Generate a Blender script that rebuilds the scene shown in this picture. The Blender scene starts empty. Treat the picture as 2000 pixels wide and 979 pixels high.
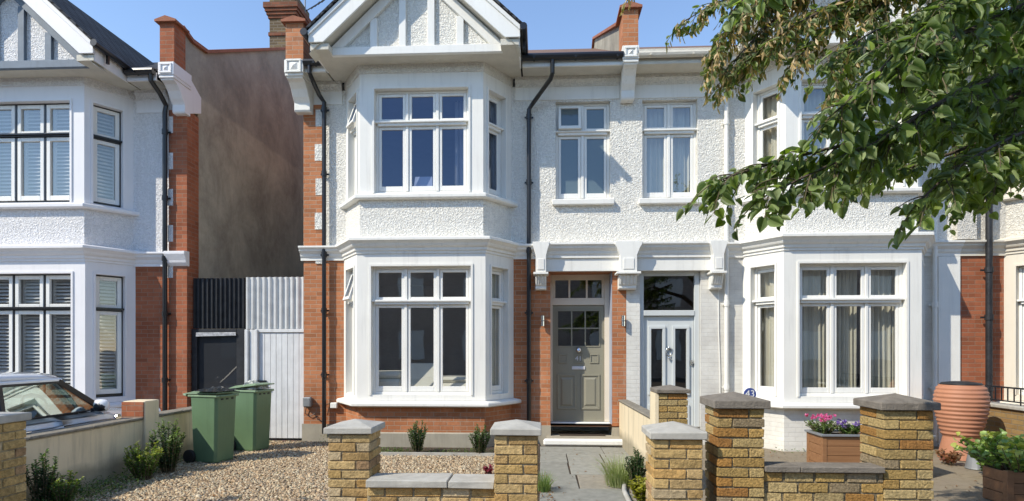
import bpy, bmesh, math, random
import numpy as np
from mathutils import Vector
random.seed(7)
rng = np.random.default_rng(7)
R = math.radians
scn = bpy.context.scene
COL = scn.collection
# ---------------------------------------------------------------- camera
TH = R(2.8)
CAM = (0.0, -10.5, 1.68)
FPX = 1155.0
cd = bpy.data.cameras.new('camera'); cam = bpy.data.objects.new('camera', cd); COL.objects.link(cam)
cd.sensor_fit = 'HORIZONTAL'; cd.sensor_width = 36; cd.lens = 36*FPX/2000
cd.shift_y = (680-489.5)/2000; cd.clip_start = .05; cd.clip_end = 3000
cam.location = CAM; cam.rotation_euler = (R(90), 0, TH)
scn.camera = cam
def ray(px, py):
    u = (px-1000)/FPX; v = (680-py)/FPX
    return (-math.sin(TH)+u*math.cos(TH), math.cos(TH)+u*math.sin(TH), v)
def at(px, py, y):
    d = ray(px, py); t = (y-CAM[1])/d[1]
    return (CAM[0]+d[0]*t, y, CAM[2]+d[2]*t)
def ad(px, py, t):
    d = ray(px, py)
    return (CAM[0]+d[0]*t, CAM[1]+d[1]*t, CAM[2]+d[2]*t)
# ---------------------------------------------------------------- materials
class N:
    def __init__(s, name):
        s.m = bpy.data.materials.new(name); s.m.use_nodes = True
        s.t = s.m.node_tree; s.t.nodes.clear()
        s.out = s.n('ShaderNodeOutputMaterial')
    def n(s, typ, **kw):
        nd = s.t.nodes.new(typ)
        for k, v in kw.items():
            if k in nd.inputs.keys() or isinstance(k, int): nd.inputs[k].default_value = v
            else: setattr(nd, k, v)
        return nd
    def l(s, a, b): s.t.links.new(a, b)
    def coord(s, kind='Object', scale=(1,1,1), rot=(0,0,0)):
        tc = s.n('ShaderNodeTexCoord'); mp = s.n('ShaderNodeMapping')
        mp.inputs['Scale'].default_value = scale; mp.inputs['Rotation'].default_value = rot
        s.l(tc.outputs[kind], mp.inputs[0]); return mp.outputs[0]
    def noise(s, co, scale, detail=4, rough=.55, dist=0):
        n = s.n('ShaderNodeTexNoise'); n.inputs['Scale'].default_value = scale; n.inputs['Detail'].default_value = detail
        n.inputs['Roughness'].default_value = rough; n.inputs['Distortion'].default_value = dist
        s.l(co, n.inputs['Vector']); return n.outputs['Fac']
    def ramp(s, f, a, b, ca=(0,0,0,1), cb=(1,1,1,1)):
        r = s.n('ShaderNodeValToRGB'); r.color_ramp.elements[0].position = a; r.color_ramp.elements[1].position = b
        r.color_ramp.elements[0].color = ca; r.color_ramp.elements[1].color = cb
        s.l(f, r.inputs[0]); return r.outputs[0]
    def mix(s, fac, a, b, blend='MIX'):
        m = s.n('ShaderNodeMix', data_type='RGBA', blend_type=blend)
        for idx, v in ((0, fac), (6, a), (7, b)):
            if hasattr(v, 'is_linked'): s.l(v, m.inputs[idx])
            elif idx == 0: m.inputs[0].default_value = v
            else: m.inputs[idx].default_value = (*v[:3], 1)
        return m.outputs[2]
    def math(s, op, a, b=None):
        m = s.n('ShaderNodeMath', operation=op)
        for i, v in enumerate((a, b)):
            if v is None: continue
            if hasattr(v, 'is_linked'): s.l(v, m.inputs[i])
            else: m.inputs[i].default_value = v
        return m.outputs[0]
    def bsdf(s, col, rough=.6, bump=None, bstr=.5, bdist=.01, spec=.4, metal=0, coat=0):
        b = s.n('ShaderNodeBsdfPrincipled')
        b.inputs['Roughness'].default_value = rough; b.inputs['Metallic'].default_value = metal
        b.inputs['Specular IOR Level'].default_value = spec
        if coat: b.inputs['Coat Weight'].default_value = coat; b.inputs['Coat Roughness'].default_value = .05
        if hasattr(col, 'is_linked'): s.l(col, b.inputs['Base Color'])
        else: b.inputs['Base Color'].default_value = (*col, 1)
        if bump is not None:
            bp = s.n('ShaderNodeBump'); bp.inputs['Strength'].default_value = bstr; bp.inputs['Distance'].default_value = bdist
            s.l(bump, bp.inputs['Height']); s.l(bp.outputs[0], b.inputs['Normal'])
        s.l(b.outputs[0], s.out.inputs[0]); return b
def sc3(c, k): return tuple(x*k for x in c)
def plain(name, col, rough=.5, var=.12, vs=3, bump=.0, bs=60, bd=.004, spec=.4, metal=0, coat=0, streak=.0):
    k = N(name); co = k.coord()
    f = k.noise(co, vs, 5)
    c = k.mix(f, sc3(col, 1-var*1.6), sc3(col, 1+var*.9))
    if streak:
        cs = k.coord(scale=(6,6,.35)); g = k.ramp(k.noise(cs, 2.2, 6, .65), .52, .75)
        c = k.mix(k.math('MULTIPLY', g, streak), c, sc3(col, .45))
    k.bsdf(c, rough, k.noise(co, bs, 4) if bump else None, bump, bd, spec, metal, coat)
    return k.m
def roughcast(name, col):
    k = N(name); co = k.coord()
    w = k.n('ShaderNodeTexNoise'); w.inputs['Scale'].default_value = 29; w.inputs['Detail'].default_value = 1.8; w.inputs['Distortion'].default_value = 1.2
    k.l(co, w.inputs['Vector'])
    v = k.n('ShaderNodeTexVoronoi'); v.inputs['Scale'].default_value = 30; k.l(co, v.inputs['Vector'])
    h = k.math('ADD', k.ramp(w.outputs['Fac'], .36, .64), k.math('MULTIPLY', v.outputs['Distance'], -.5))
    dirt = k.ramp(k.noise(co, .8, 6, .6), .35, .75)
    c = k.mix(k.math('MULTIPLY', dirt, .25), col, sc3(col, .82))
    g = k.ramp(k.noise(k.coord(scale=(5,5,.45)), 1.7, 7, .68), .5, .78)
    c = k.mix(k.math('MULTIPLY', g, .38), c, (col[0]*.62, col[1]*.60, col[2]*.54))
    c = k.mix(k.ramp(h, -.1, .3, (1,1,1,1), (0,0,0,1)), c, sc3(col, .86))
    k.bsdf(c, .75, h, .7, .02, .25)
    return k.m
def bricks(name, c1, c2, mortar, ms=.008, bump=.5, paint=False, dark=None):
    k = N(name); uv = k.coord('UV')
    oc = k.coord()
    b = k.n('ShaderNodeTexBrick'); b.offset = .5
    wob = k.n('ShaderNodeTexNoise'); wob.inputs['Scale'].default_value = 9; k.l(oc, wob.inputs['Vector'])
    va = k.n('ShaderNodeVectorMath', operation='MULTIPLY_ADD'); va.inputs[1].default_value = (.006,.006,0)
    k.l(wob.outputs['Color'], va.inputs[0]); k.l(uv, va.inputs[2]); k.l(va.outputs[0], b.inputs['Vector'])
    for nm, v in (('Scale',1),('Brick Width',.225),('Row Height',.075),('Mortar Size',ms),('Mortar Smooth',.3),('Bias',0)): b.inputs[nm].default_value = v
    b.inputs['Color1'].default_value = (*c1,1); b.inputs['Color2'].default_value = (*c2,1); b.inputs['Mortar'].default_value = (*mortar,1)
    f = k.noise(oc, 1.3, 6, .65); g = k.noise(oc, 22, 4)
    c = k.mix(k.ramp(f, .3, .75), b.outputs['Color'], k.mix(1, b.outputs['Color'], (.62,.6,.6), 'MULTIPLY'))
    c = k.mix(k.math('MULTIPLY', g, .5), c, k.mix(1, c, (.6,.55,.5) if not paint else (.9,.9,.9), 'MULTIPLY'))
    if not paint:
        wn = k.n('ShaderNodeTexWhiteNoise', noise_dimensions='2D'); fl = k.n('ShaderNodeVectorMath', operation='FLOOR'); dv = k.n('ShaderNodeVectorMath', operation='DIVIDE'); dv.inputs[1].default_value = (.225,.075,1)
        k.l(va.outputs[0], dv.inputs[0]); k.l(dv.outputs[0], fl.inputs[0]); k.l(fl.outputs[0], wn.inputs['Vector'])
        c = k.mix(k.math('MULTIPLY', k.math('MULTIPLY', k.ramp(wn.outputs['Value'], .72, .95), k.math('SUBTRACT', 1, b.outputs['Fac'])), .55), c, sc3(c1, .42))
        c = k.mix(k.math('MULTIPLY', k.ramp(k.noise(k.coord(scale=(1,1,.5)), .9, 6, .7), .6, .8), .3), c, (.75,.6,.48))
    h = k.math('ADD', k.math('MULTIPLY', b.outputs['Fac'], -1), k.math('MULTIPLY', g, .5))
    k.bsdf(c, .85, h, bump, .008, .2)
    return k.m
def attr(name, rough=.8, bump=.6, bs=60, bd=.006, var=.35, vs=25, spec=.25):
    k = N(name); a = k.n('ShaderNodeAttribute', attribute_name='Col'); co = k.coord()
    f = k.ramp(k.noise(co, vs, 5, .65), .3, .72)
    c = k.mix(f, k.mix(1, a.outputs['Color'], (1-var,)*3, 'MULTIPLY'), a.outputs['Color'])
    k.bsdf(c, rough, k.noise(co, bs, 5, .65), bump, bd, spec)
    return k.m
def leafmat(name, trans=.35, rough=.42):
    k = N(name); a = k.n('ShaderNodeAttribute', attribute_name='Col')
    co = k.coord(); f = k.noise(co, 60, 3)
    c = k.mix(f, k.mix(1, a.outputs['Color'], (.75,.75,.7), 'MULTIPLY'), a.outputs['Color'])
    p = k.n('ShaderNodeBsdfPrincipled'); p.inputs['Roughness'].default_value = rough; p.inputs['Specular IOR Level'].default_value = .5
    k.l(c, p.inputs['Base Color'])
    t = k.n('ShaderNodeBsdfTranslucent'); k.l(k.mix(1, c, (1.5,1.7,.6), 'MULTIPLY'), t.inputs['Color'])
    m = k.n('ShaderNodeMixShader'); m.inputs[0].default_value = trans
    k.l(p.outputs[0], m.inputs[1]); k.l(t.outputs[0], m.inputs[2]); k.l(m.outputs[0], k.out.inputs[0])
    return k.m
def glassmat(name, tint=(.8,.83,.82), refl=.10, frost=0, gl=(1,1,1)):
    k = N(name); co = k.coord()
    lw = k.n('ShaderNodeLayerWeight'); lw.inputs['Blend'].default_value = .5
    p5 = k.math('POWER', lw.outputs['Facing'], 4.0)
    fac = k.math('ADD', k.math('MULTIPLY', p5, .85), refl)
    g = k.n('ShaderNodeBsdfGlossy'); g.inputs['Roughness'].default_value = .01; g.inputs['Color'].default_value = (*gl,1)
    bp = k.n('ShaderNodeBump'); bp.inputs['Strength'].default_value = .06; bp.inputs['Distance'].default_value = .02
    k.l(k.noise(co, 2.2, 1), bp.inputs['Height']); k.l(bp.outputs[0], g.inputs['Normal'])
    if frost:
        t = k.n('ShaderNodeBsdfDiffuse'); t.inputs['Color'].default_value = (*tint,1)
    else:
        t = k.n('ShaderNodeBsdfTransparent'); t.inputs['Color'].default_value = (*tint,1)
    m = k.n('ShaderNodeMixShader'); k.l(fac, m.inputs[0]); k.l(t.outputs[0], m.inputs[1]); k.l(g.outputs[0], m.inputs[2])
    k.l(m.outputs[0], k.out.inputs[0]); return k.m
def woodmat(name, c1, c2, along='x', rough=.6):
    k = N(name); s = {'x':(1.2,22,22),'y':(22,1.2,22),'z':(22,22,1.2)}[along]
    f = k.noise(k.coord(scale=s), 1.5, 6, .6, .4); g = k.noise(k.coord(), 4, 3)
    c = k.mix(k.ramp(f, .3, .7), c1, c2); c = k.mix(k.math('MULTIPLY', g, .5), c, sc3(c1, .6))
    k.bsdf(c, rough, f, .3, .004, .3); return k.m
# ---------------------------------------------------------------- mesh builder
class MB:
    def __init__(s): s.v = []; s.f = []; s.c = []; s.col = None
    def face(s, pts, col=None):
        i = len(s.v); s.v += [tuple(p) for p in pts]; s.f.append(tuple(range(i, i+len(pts)))); s.c.append(col or s.col); return s
    def hexa(s, p, col=None):     # 8 points: bottom 0-3 ccw, top 4-7
        i = len(s.v); s.v += [tuple(q) for q in p]
        for f in ((3,2,1,0),(4,5,6,7),(0,1,5,4),(1,2,6,5),(2,3,7,6),(3,0,4,7)):
            s.f.append(tuple(i+j for j in f)); s.c.append(col or s.col)
        return s
    def box(s, x0, x1, y0, y1, z0, z1, fr=None, col=None, jit=0):
        p = [(x0,y0,z0),(x1,y0,z0),(x1,y1,z0),(x0,y1,z0),(x0,y0,z1),(x1,y0,z1),(x1,y1,z1),(x0,y1,z1)]
        if jit: p = [tuple(c+random.uniform(-jit,jit) for c in q) for q in p]
        if fr: p = [fr(*q) for q in p]
        return s.hexa(p, col)
    def bar(s, a, b, w, h, up=(0,0,1), col=None):
        a = Vector(a); b = Vector(b); d = (b-a).normalized(); u = Vector(up)
        sd = d.cross(u)
        if sd.length < 1e-4: sd = d.cross(Vector((1,0,0)))
        sd.normalize(); u = sd.cross(d).normalized()
        q = []
        for c in (a, b):
            q.append([c+sd*(i*w/2)+u*(j*h/2) for i, j in ((-1,-1),(1,-1),(1,1),(-1,1))])
        i = len(s.v); s.v += [tuple(x) for x in q[0]+q[1]]
        for f in ((3,2,1,0),(4,5,6,7),(0,1,5,4),(1,2,6,5),(2,3,7,6),(3,0,4,7)):
            s.f.append(tuple(i+j for j in f)); s.c.append(col or s.col)
        return s
    def tube(s, pts, r, seg=10, caps=True, col=None, half=False):
        pts = [Vector(p) for p in pts]; rr = r if isinstance(r, (list, tuple)) else [r]*len(pts)
        rings = []; prev = None
        for k, p in enumerate(pts):
            d = (pts[min(k+1, len(pts)-1)]-pts[max(k-1, 0)]).normalized()
            if prev is None:
                a = d.cross(Vector((0,0,1)));
                if a.length < 1e-3: a = d.cross(Vector((1,0,0)))
            else: a = prev-d*prev.dot(d)
            a.normalize(); prev = a; b = d.cross(a)
            i = len(s.v)
            s.v += [tuple(p+(a*math.cos(2*math.pi*j/seg)+b*math.sin(2*math.pi*j/seg))*rr[k]) for j in range(seg)]
            rings.append(i)
        for k in range(len(rings)-1):
            for j in range(seg):
                s.f.append((rings[k]+j, rings[k]+(j+1)%seg, rings[k+1]+(j+1)%seg, rings[k+1]+j)); s.c.append(col or s.col)
        if caps:
            s.f.append(tuple(rings[0]+j for j in range(seg))[::-1]); s.f.append(tuple(rings[-1]+j for j in range(seg))); s.c += [col or s.col]*2
        return s
    def lathe(s, prof, c, seg=28, col=None, wob=0):
        rings = []
        for r, z in prof:
            i = len(s.v); rings.append(i)
            s.v += [(c[0]+r*math.cos(2*math.pi*j/seg), c[1]+r*math.sin(2*math.pi*j/seg), c[2]+z) for j in range(seg)]
        for k in range(len(rings)-1):
            for j in range(seg):
                s.f.append((rings[k]+j, rings[k]+(j+1)%seg, rings[k+1]+(j+1)%seg, rings[k+1]+j)); s.c.append(col or s.col)
        s.f.append(tuple(rings[0]+j for j in range(seg))[::-1]); s.f.append(tuple(rings[-1]+j for j in range(seg))); s.c += [col or s.col]*2
        return s
    def prism(s, poly, fr, c0, c1, col=None):   # poly of (a,b), fr(a,b,c)->xyz
        n = len(poly); i = len(s.v)
        s.v += [fr(a, b, c0) for a, b in poly]+[fr(a, b, c1) for a, b in poly]
        s.f.append(tuple(range(i, i+n))[::-1]); s.f.append(tuple(range(i+n, i+2*n)))
        for k in range(n): s.f.append((i+k, i+(k+1)%n, i+n+(k+1)%n, i+n+k))
        s.c += [col or s.col]*(n+2)
        return s
    def wall(s, fr, a0, a1, z0, z1, holes=(), d=0.0, reveal=.12):
        # sheet in frame fr(s, d, z) with rectangular holes and their reveals
        xs = sorted({a0, a1, *[h[0] for h in holes], *[h[1] for h in holes]}); zs = sorted({z0, z1, *[h[2] for h in holes], *[h[3] for h in holes]})
        xs = [x for x in xs if a0 <= x <= a1]; zs = [z for z in zs if z0 <= z <= z1]
        for i in range(len(xs)-1):
            for j in range(len(zs)-1):
                mx, mz = (xs[i]+xs[i+1])/2, (zs[j]+zs[j+1])/2
                if any(h[0] < mx < h[1] and h[2] < mz < h[3] for h in holes): continue
                s.face([fr(xs[i],d,zs[j]), fr(xs[i+1],d,zs[j]), fr(xs[i+1],d,zs[j+1]), fr(xs[i],d,zs[j+1])])
        for h in holes:
            r = h[4] if len(h) > 4 else reveal
            if not r: continue
            a, b, c, e = h[:4]
            c2 = max(c, z0); e2 = min(e, z1)
            s.face([fr(a,d,c2), fr(a,d,e2), fr(a,d-r,e2), fr(a,d-r,c2)]); s.face([fr(b,d,c2), fr(b,d-r,c2), fr(b,d-r,e2), fr(b,d,e2)])
            if e <= z1: s.face([fr(a,d,e), fr(b,d,e), fr(b,d-r,e), fr(a,d-r,e)])
            if c >= z0: s.face([fr(a,d,c), fr(a,d-r,c), fr(b,d-r,c), fr(b,d,c)])
        return s
    def build_split(s, name, mat, parent=None, **kw):
        # each connected piece becomes a part of its own
        key = [tuple(round(c, 4) for c in v) for v in s.v]; par = {}
        def find(a):
            while par.setdefault(a, a) != a: a = par[a]
            return a
        for f in s.f:
            r = find(key[f[0]])
            for i in f[1:]: par[find(key[i])] = r
        groups = {}
        for f, c in zip(s.f, s.c): groups.setdefault(find(key[f[0]]), []).append((f, c))
        for g in groups.values():
            m = MB()
            for f, c in g: m.face([s.v[i] for i in f], c)
            m.build(name, mat, parent, weld=True, **kw)
    def build(s, name, mat, parent=None, weld=False, bevel=0, smooth=False, base=(0,0,0), normals=True, subsurf=0):
        root = parent
        while root is not None and root.parent is not None: root = root.parent
        b = Vector(root.location) if root is not None else Vector(base)
        me = bpy.data.meshes.new(name)
        me.from_pydata([(v[0]-b[0], v[1]-b[1], v[2]-b[2]) for v in s.v], [], s.f)
        cols = s.c
        if any(c is not None for c in cols):
            ca = me.color_attributes.new('Col', 'FLOAT_COLOR', 'CORNER')
            buf = np.ones((len(me.loops), 4), 'f'); k = 0
            for f, c in zip(s.f, cols):
                buf[k:k+len(f), :3] = c or (.5,.5,.5); k += len(f)
            ca.data.foreach_set('color', buf.ravel())
        if normals:
            bm = bmesh.new(); bm.from_mesh(me)
            if weld: bmesh.ops.remove_doubles(bm, verts=bm.verts, dist=1e-4)
            bmesh.ops.recalc_face_normals(bm, faces=bm.faces); bm.to_mesh(me); bm.free()
        uvl = me.uv_layers.new(name='UVMap')
        for p in me.polygons:
            n = p.normal
            if abs(n.z) > .8:
                for li in p.loop_indices:
                    v = me.vertices[me.loops[li].vertex_index].co; uvl.data[li].uv = (v.x+b[0], v.y+b[1])
            else:
                l = math.hypot(n.x, n.y); tx, ty = -n.y/l, n.x/l
                if abs(n.x) < .3*l: tx, ty = 1, 0       # facade keeps one running bond
                for li in p.loop_indices:
                    v = me.vertices[me.loops[li].vertex_index].co
                    uvl.data[li].uv = ((v.x+b[0])*tx+(v.y+b[1])*ty, v.z+b[2])
        if smooth:
            for p in me.polygons: p.use_smooth = True
        me.materials.append(mat)
        o = bpy.data.objects.new(name, me); COL.objects.link(o)
        if parent is None: o.location = b
        else: o.parent = parent
        if bevel:
            m = o.modifiers.new('bevel', 'BEVEL'); m.width = bevel; m.segments = 1; m.limit_method = 'ANGLE'; m.angle_limit = R(40)
        if subsurf:
            m = o.modifiers.new('subsurf', 'SUBSURF'); m.levels = subsurf; m.render_levels = subsurf
        return o
def npmesh(name, V, F, mat, parent=None, cols=None, smooth=False):
    """V (n,3), F (m,k) constant polygon size, cols (m,3)"""
    root = parent
    while root is not None and root.parent is not None: root = root.parent
    if root is not None: V = V-np.array(root.location)
    me = bpy.data.meshes.new(name); m, k = F.shape
    me.vertices.add(len(V)); me.vertices.foreach_set('co', V.astype('f').ravel())
    me.loops.add(m*k); me.loops.foreach_set('vertex_index', F.astype('i').ravel())
    me.polygons.add(m); me.polygons.foreach_set('loop_start', np.arange(0, m*k, k, dtype='i')); me.polygons.foreach_set('loop_total', np.full(m, k, 'i'))
    if smooth: me.polygons.foreach_set('use_smooth', np.ones(m, bool))
    me.update(calc_edges=True)
    if cols is not None:
        ca = me.color_attributes.new('Col', 'FLOAT_COLOR', 'CORNER'); buf = np.ones((m, k, 4), 'f'); buf[:, :, :3] = cols[:, None, :]
        ca.data.foreach_set('color', buf.ravel())
    me.materials.append(mat); o = bpy.data.objects.new(name, me); COL.objects.link(o)
    if parent is not None: o.parent = parent
    return o
def tag(o, label, cat, group=None):
    o['label'] = label; o['category'] = cat
    if group: o['group'] = group
    return o
def thing(name, label, cat, loc=(0,0,0), group=None):
    o = bpy.data.objects.new(name, None); COL.objects.link(o); o.location = loc; o.empty_display_size = .2
    return tag(o, label, cat, group)
def struct(o, kind='structure'): o['kind'] = kind; return o
def FR(o, t):                 # plan frame: origin, tangent; outward normal = tangent turned right
    n = (t[1], -t[0])
    return lambda s, d, z: (o[0]+t[0]*s+n[0]*d, o[1]+t[1]*s+n[1]*d, z)
FLAT = FR((0,0), (1,0))       # facade plane y=0, s = x, d towards the street
M = {}
M['white'] = plain('white_gloss_paint', (.84,.825,.775), .42, .06, 2, .2, 45, .003, streak=.16)
M['white_trim'] = plain('white_masonry_paint', (.84,.82,.76), .62, .08, 1.6, .35, 60, .005, streak=.26)
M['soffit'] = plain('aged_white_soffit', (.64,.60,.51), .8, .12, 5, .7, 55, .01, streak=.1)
M['rough'] = roughcast('white_roughcast', (.88,.85,.775))
M['roughA'] = roughcast('cool_white_roughcast', (.85,.83,.82))
M['trimA'] = plain('cool_white_paint', (.82,.80,.80), .5, .05, 2, .2, 60, .003, streak=.1)
M['cream'] = plain('cream_masonry_paint', (.72,.66,.55), .65, .08, 2, .3, 60, .004, streak=.15)
M['roughD'] = roughcast('cream_roughcast', (.74,.70,.62))
M['brick'] = bricks('orange_red_brick', (.68,.285,.135), (.55,.215,.095), (.56,.39,.27), .006, .6)
M['brickA'] = bricks('deep_red_brick', (.54,.19,.095), (.41,.135,.068), (.40,.25,.17), .006, .5)
M['brickW'] = bricks('white_painted_brick', (.82,.80,.73), (.81,.79,.725), (.77,.75,.68), .006, .5, paint=True)
M['plinth'] = plain('grey_render_plinth', (.40,.36,.28), .85, .2, 4, .4, 60, .006, streak=.4)
M['stucco'] = None
k = N('weathered_brown_render'); co = k.coord()
f = k.ramp(k.noise(co, .9, 9, .72, .25), .34, .66); s_ = k.ramp(k.noise(k.coord(scale=(1,1.3,.5)), 1.3, 9, .72, .15), .52, .74); g_ = k.noise(co, 7, 6, .7)
c = k.mix(f, (.57,.53,.425), (.29,.265,.215)); c = k.mix(k.math('MULTIPLY', s_, .55), c, (.22,.19,.15))
sx = k.n('ShaderNodeSeparateXYZ'); k.l(co, sx.inputs[0])
old = k.ramp(k.math('ADD', k.math('MULTIPLY', sx.outputs[2], .16), k.math('ADD', k.math('MULTIPLY', k.noise(co, 3, 5), .02), -.535)), .5, .512)
c = k.mix(k.math('MULTIPLY', old, .5), c, k.mix(f, (.29,.28,.245), (.20,.195,.17))); c = k.mix(k.math('MULTIPLY', k.ramp(g_, .5, .8), .4), c, (.52,.43,.32))
k.bsdf(c, .9, k.noise(co, 30, 6, .7), .5, .012, .15); M['stucco'] = k.m
M['slate'] = None
k = N('dark_slate'); uv = k.coord('UV')
b = k.n('ShaderNodeTexBrick'); b.offset = .5
for nm, v in (('Scale',1),('Brick Width',.25),('Row Height',.13),('Mortar Size',.016),('Mortar Smooth',.1)): b.inputs[nm].default_value = v
b.inputs['Color1'].default_value = (.085,.09,.10,1); b.inputs['Color2'].default_value = (.045,.048,.055,1); b.inputs['Mortar'].default_value = (.004,.004,.005,1)
k.l(uv, b.inputs['Vector']); k.bsdf(k.mix(k.math('MULTIPLY', k.noise(k.coord(), 6, 5), .4), b.outputs['Color'], (.05,.05,.05)), .85, k.math('MULTIPLY', b.outputs['Fac'], -1), 1, .03, .15); M['slate'] = k.m
M['rooftile'] = plain('brown_clay_tile', (.20,.12,.085), .85, .35, 6, .6, 25, .02)
M['coping'] = plain('red_coping_tile', (.36,.14,.08), .85, .3, 5, .5, 30, .01)
M['black'] = plain('black_gloss_paint', (.014,.014,.016), .3, .2, 6, .2, 40, .003, spec=.5)
M['blackmatt'] = plain('black_matt_paint', (.026,.027,.03), .5, .7, 7, .6, 25, .006, streak=.3)
M['greytimber'] = plain('blue_grey_timber_paint', (.16,.20,.25), .5, .2, 6, .3, 40, .004, streak=.3)
M['glass'] = glassmat('window_glass', (.86,.88,.87), .19)
M['glassblue'] = glassmat('sky_reflecting_glass', (.52,.58,.72), .10, gl=(.60,.72,1.0))
M['glassfrost'] = glassmat('frosted_glass', (.10,.135,.14), .085, 1, gl=(.8,.88,1))
M['glassdoor'] = glassmat('obscured_door_glass', (.30,.32,.30), .13)
M['room'] = plain('room_plaster', (.46,.44,.41), .9, .1)
M['curtain'] = plain('oatmeal_curtain', (.70,.66,.54), .9, .1, 3)
M['curtainW'] = plain('cream_curtain', (.80,.75,.63), .9, .1, 3)
M['shutter'] = plain('white_shutter', (.72,.71,.66), .5, .05)
M['stone'] = plain('pale_concrete_cap', (.47,.445,.39), .88, .26, 9, .45, 70, .006, streak=.2)
M['stoneD'] = plain('dark_weathered_cap', (.235,.205,.17), .9, .35, 12, .9, 80, .01, spec=.15)
M['brickcol'] = attr('stock_brick', .9, 1.0, 48, .016, .5, 24)
M['brickpit'] = attr('rustic_textured_brick', .9, 1.0, 62, .028, .58, 58)
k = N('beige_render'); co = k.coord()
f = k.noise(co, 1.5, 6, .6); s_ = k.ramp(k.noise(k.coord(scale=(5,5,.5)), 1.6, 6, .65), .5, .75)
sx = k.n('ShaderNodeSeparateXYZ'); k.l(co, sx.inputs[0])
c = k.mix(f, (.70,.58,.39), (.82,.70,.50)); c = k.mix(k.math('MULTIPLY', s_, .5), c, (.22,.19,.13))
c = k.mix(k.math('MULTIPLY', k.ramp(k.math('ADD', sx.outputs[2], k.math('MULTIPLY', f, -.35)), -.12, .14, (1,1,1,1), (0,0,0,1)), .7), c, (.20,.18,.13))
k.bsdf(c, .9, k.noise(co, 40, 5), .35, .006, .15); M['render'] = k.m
M['wallcap'] = plain('lichen_wall_cap', (.28,.25,.20), .95, .45, 14, .9, 50, .015)
M['doorB'] = plain('olive_grey_door_paint', (.29,.275,.21), .35, .06, 3, .15, 60, .002)
M['frameB'] = plain('warm_white_frame', (.78,.69,.56), .45, .05)
M['doorC'] = plain('pale_blue_door_paint', (.61,.635,.625), .35, .05, 3)
M['chrome'] = plain('chrome', (.75,.75,.75), .15, .05, metal=1)
M['binG'] = plain('green_bin_plastic', (.125,.205,.11), .42, .16, 2.5, .2, 90, .003, streak=.25)
M['binL'] = plain('pale_green_lid_plastic', (.22,.31,.19), .42, .22, 5, .2, 60, .003, streak=.2)
M['bag'] = plain('crumpled_black_plastic', (.03,.032,.03), .25, .3, 10, .6, 20, .02)
M['rubber'] = plain('black_rubber', (.018,.018,.018), .7)
M['whitewood'] = plain('white_painted_boards', (.74,.74,.73), .6, .16, 5, .4, 40, .005, streak=.5)
M['corrW'] = plain('white_corrugated_sheet', (.66,.66,.64), .55, .2, 5, .3, 40, .005, streak=.6)
M['carpaint'] = plain('silver_car_paint', (.70,.71,.73), .3, .03, 2, metal=.0, coat=1)
M['carwhite'] = plain('white_car_roof_paint', (.82,.83,.85), .2, .03, 2, coat=1)
M['carglass'] = glassmat('car_glass', (.55,.66,.60), .40, gl=(.88,1,.95))
M['carin'] = plain('dark_car_trim', (.03,.03,.033), .6)
M['lamp'] = plain('clear_lamp_lens', (.7,.7,.72), .1, .05, coat=1)
M['terra'] = plain('terracotta_plastic', (.44,.195,.11), .6, .12, 4, .2, 60, .004, streak=.2)
M['zinc'] = plain('grey_zinc', (.30,.31,.32), .5, .2, 8, metal=.4)
M['planter'] = woodmat('orange_planter_timber', (.36,.185,.085), (.25,.12,.055), 'x')
M['planterY'] = woodmat('weathered_planter_timber', (.33,.17,.085), (.22,.11,.055), 'x')
M['leaf'] = leafmat('small_leaf', .3)
M['lime'] = leafmat('tree_leaf', .42, .45)
M['grass'] = leafmat('grass_blade', .3, .5)
M['bark'] = plain('brown_bark', (.12,.09,.065), .95, .4, 14, .9, 25, .03)
M['twig'] = plain('green_brown_twig', (.14,.11,.06), .8, .3, 14)
M['soil'] = plain('dark_soil', (.09,.065,.045), .95, .5, 12, 1, 30, .04)
M['flag'] = attr('grey_green_flagstone', .85, .5, 45, .006, .3, 9)
M['pebble'] = attr('gravel_stone', .8, .0, 60, .002, .15, 40)
M['plaque'] = plain('blue_enamel', (.055,.085,.28), .3, .05)
M['digit'] = plain('white_enamel', (.8,.8,.8), .4, .02)
M['sofa'] = plain('cream_sofa_fabric', (.92,.88,.78), .9, .06, 6)
M['mat'] = plain('coir_mat', (.07,.05,.035), .95, .4, 30, .8, 60, .02)
M['asphalt'] = plain('asphalt', (.055,.055,.057), .9, .25, 8, .6, 80, .01)
M['paving'] = plain('concrete_paving', (.30,.28,.25), .9, .2, 3, .4, 40, .008)
k = N('patio_concrete'); co = k.coord(); f = k.noise(co, 1.2, 7, .65); g_ = k.ramp(k.noise(co, 9, 6, .7), .52, .7)
c = k.mix(f, (.33,.28,.21), (.20,.16,.11)); c = k.mix(k.math('MULTIPLY', g_, .6), c, (.12,.09,.055)); k.bsdf(c, .95, k.noise(co, 18, 6, .7), .6, .02, .1); M['patio'] = k.m
k = N('gravel_bed'); co = k.coord(); v = k.n('ShaderNodeTexVoronoi'); v.inputs['Scale'].default_value = 42; k.l(co, v.inputs['Vector'])
c = k.mix(k.math('MULTIPLY', v.outputs['Distance'], 1.2), (.55,.42,.30), (.16,.115,.08)); c = k.mix(1, c, k.mix(.6, (1,1,1), v.outputs['Color']), 'MULTIPLY')
k.bsdf(c, .9, k.math('MULTIPLY', v.outputs['Distance'], -1), 1, .02, .15); M['gravel'] = k.m
M['earth'] = plain('brown_earth', (.13,.10,.07), .95, .3, 4, .8, 20, .03)
M['reveal'] = plain('grey_blue_reveal', (.40,.43,.50), .6, .08, 3)
M['glassA'] = glassmat('shutter_window_glass', (.86,.88,.9), .12); M['glassA2'] = glassmat('shutter_sky_glass', (.82,.83,.84), .20, gl=(1,.97,.92))
M['opp'] = bricks('opposite_brick', (.74,.64,.56), (.66,.55,.47), (.5,.4,.35))
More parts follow.
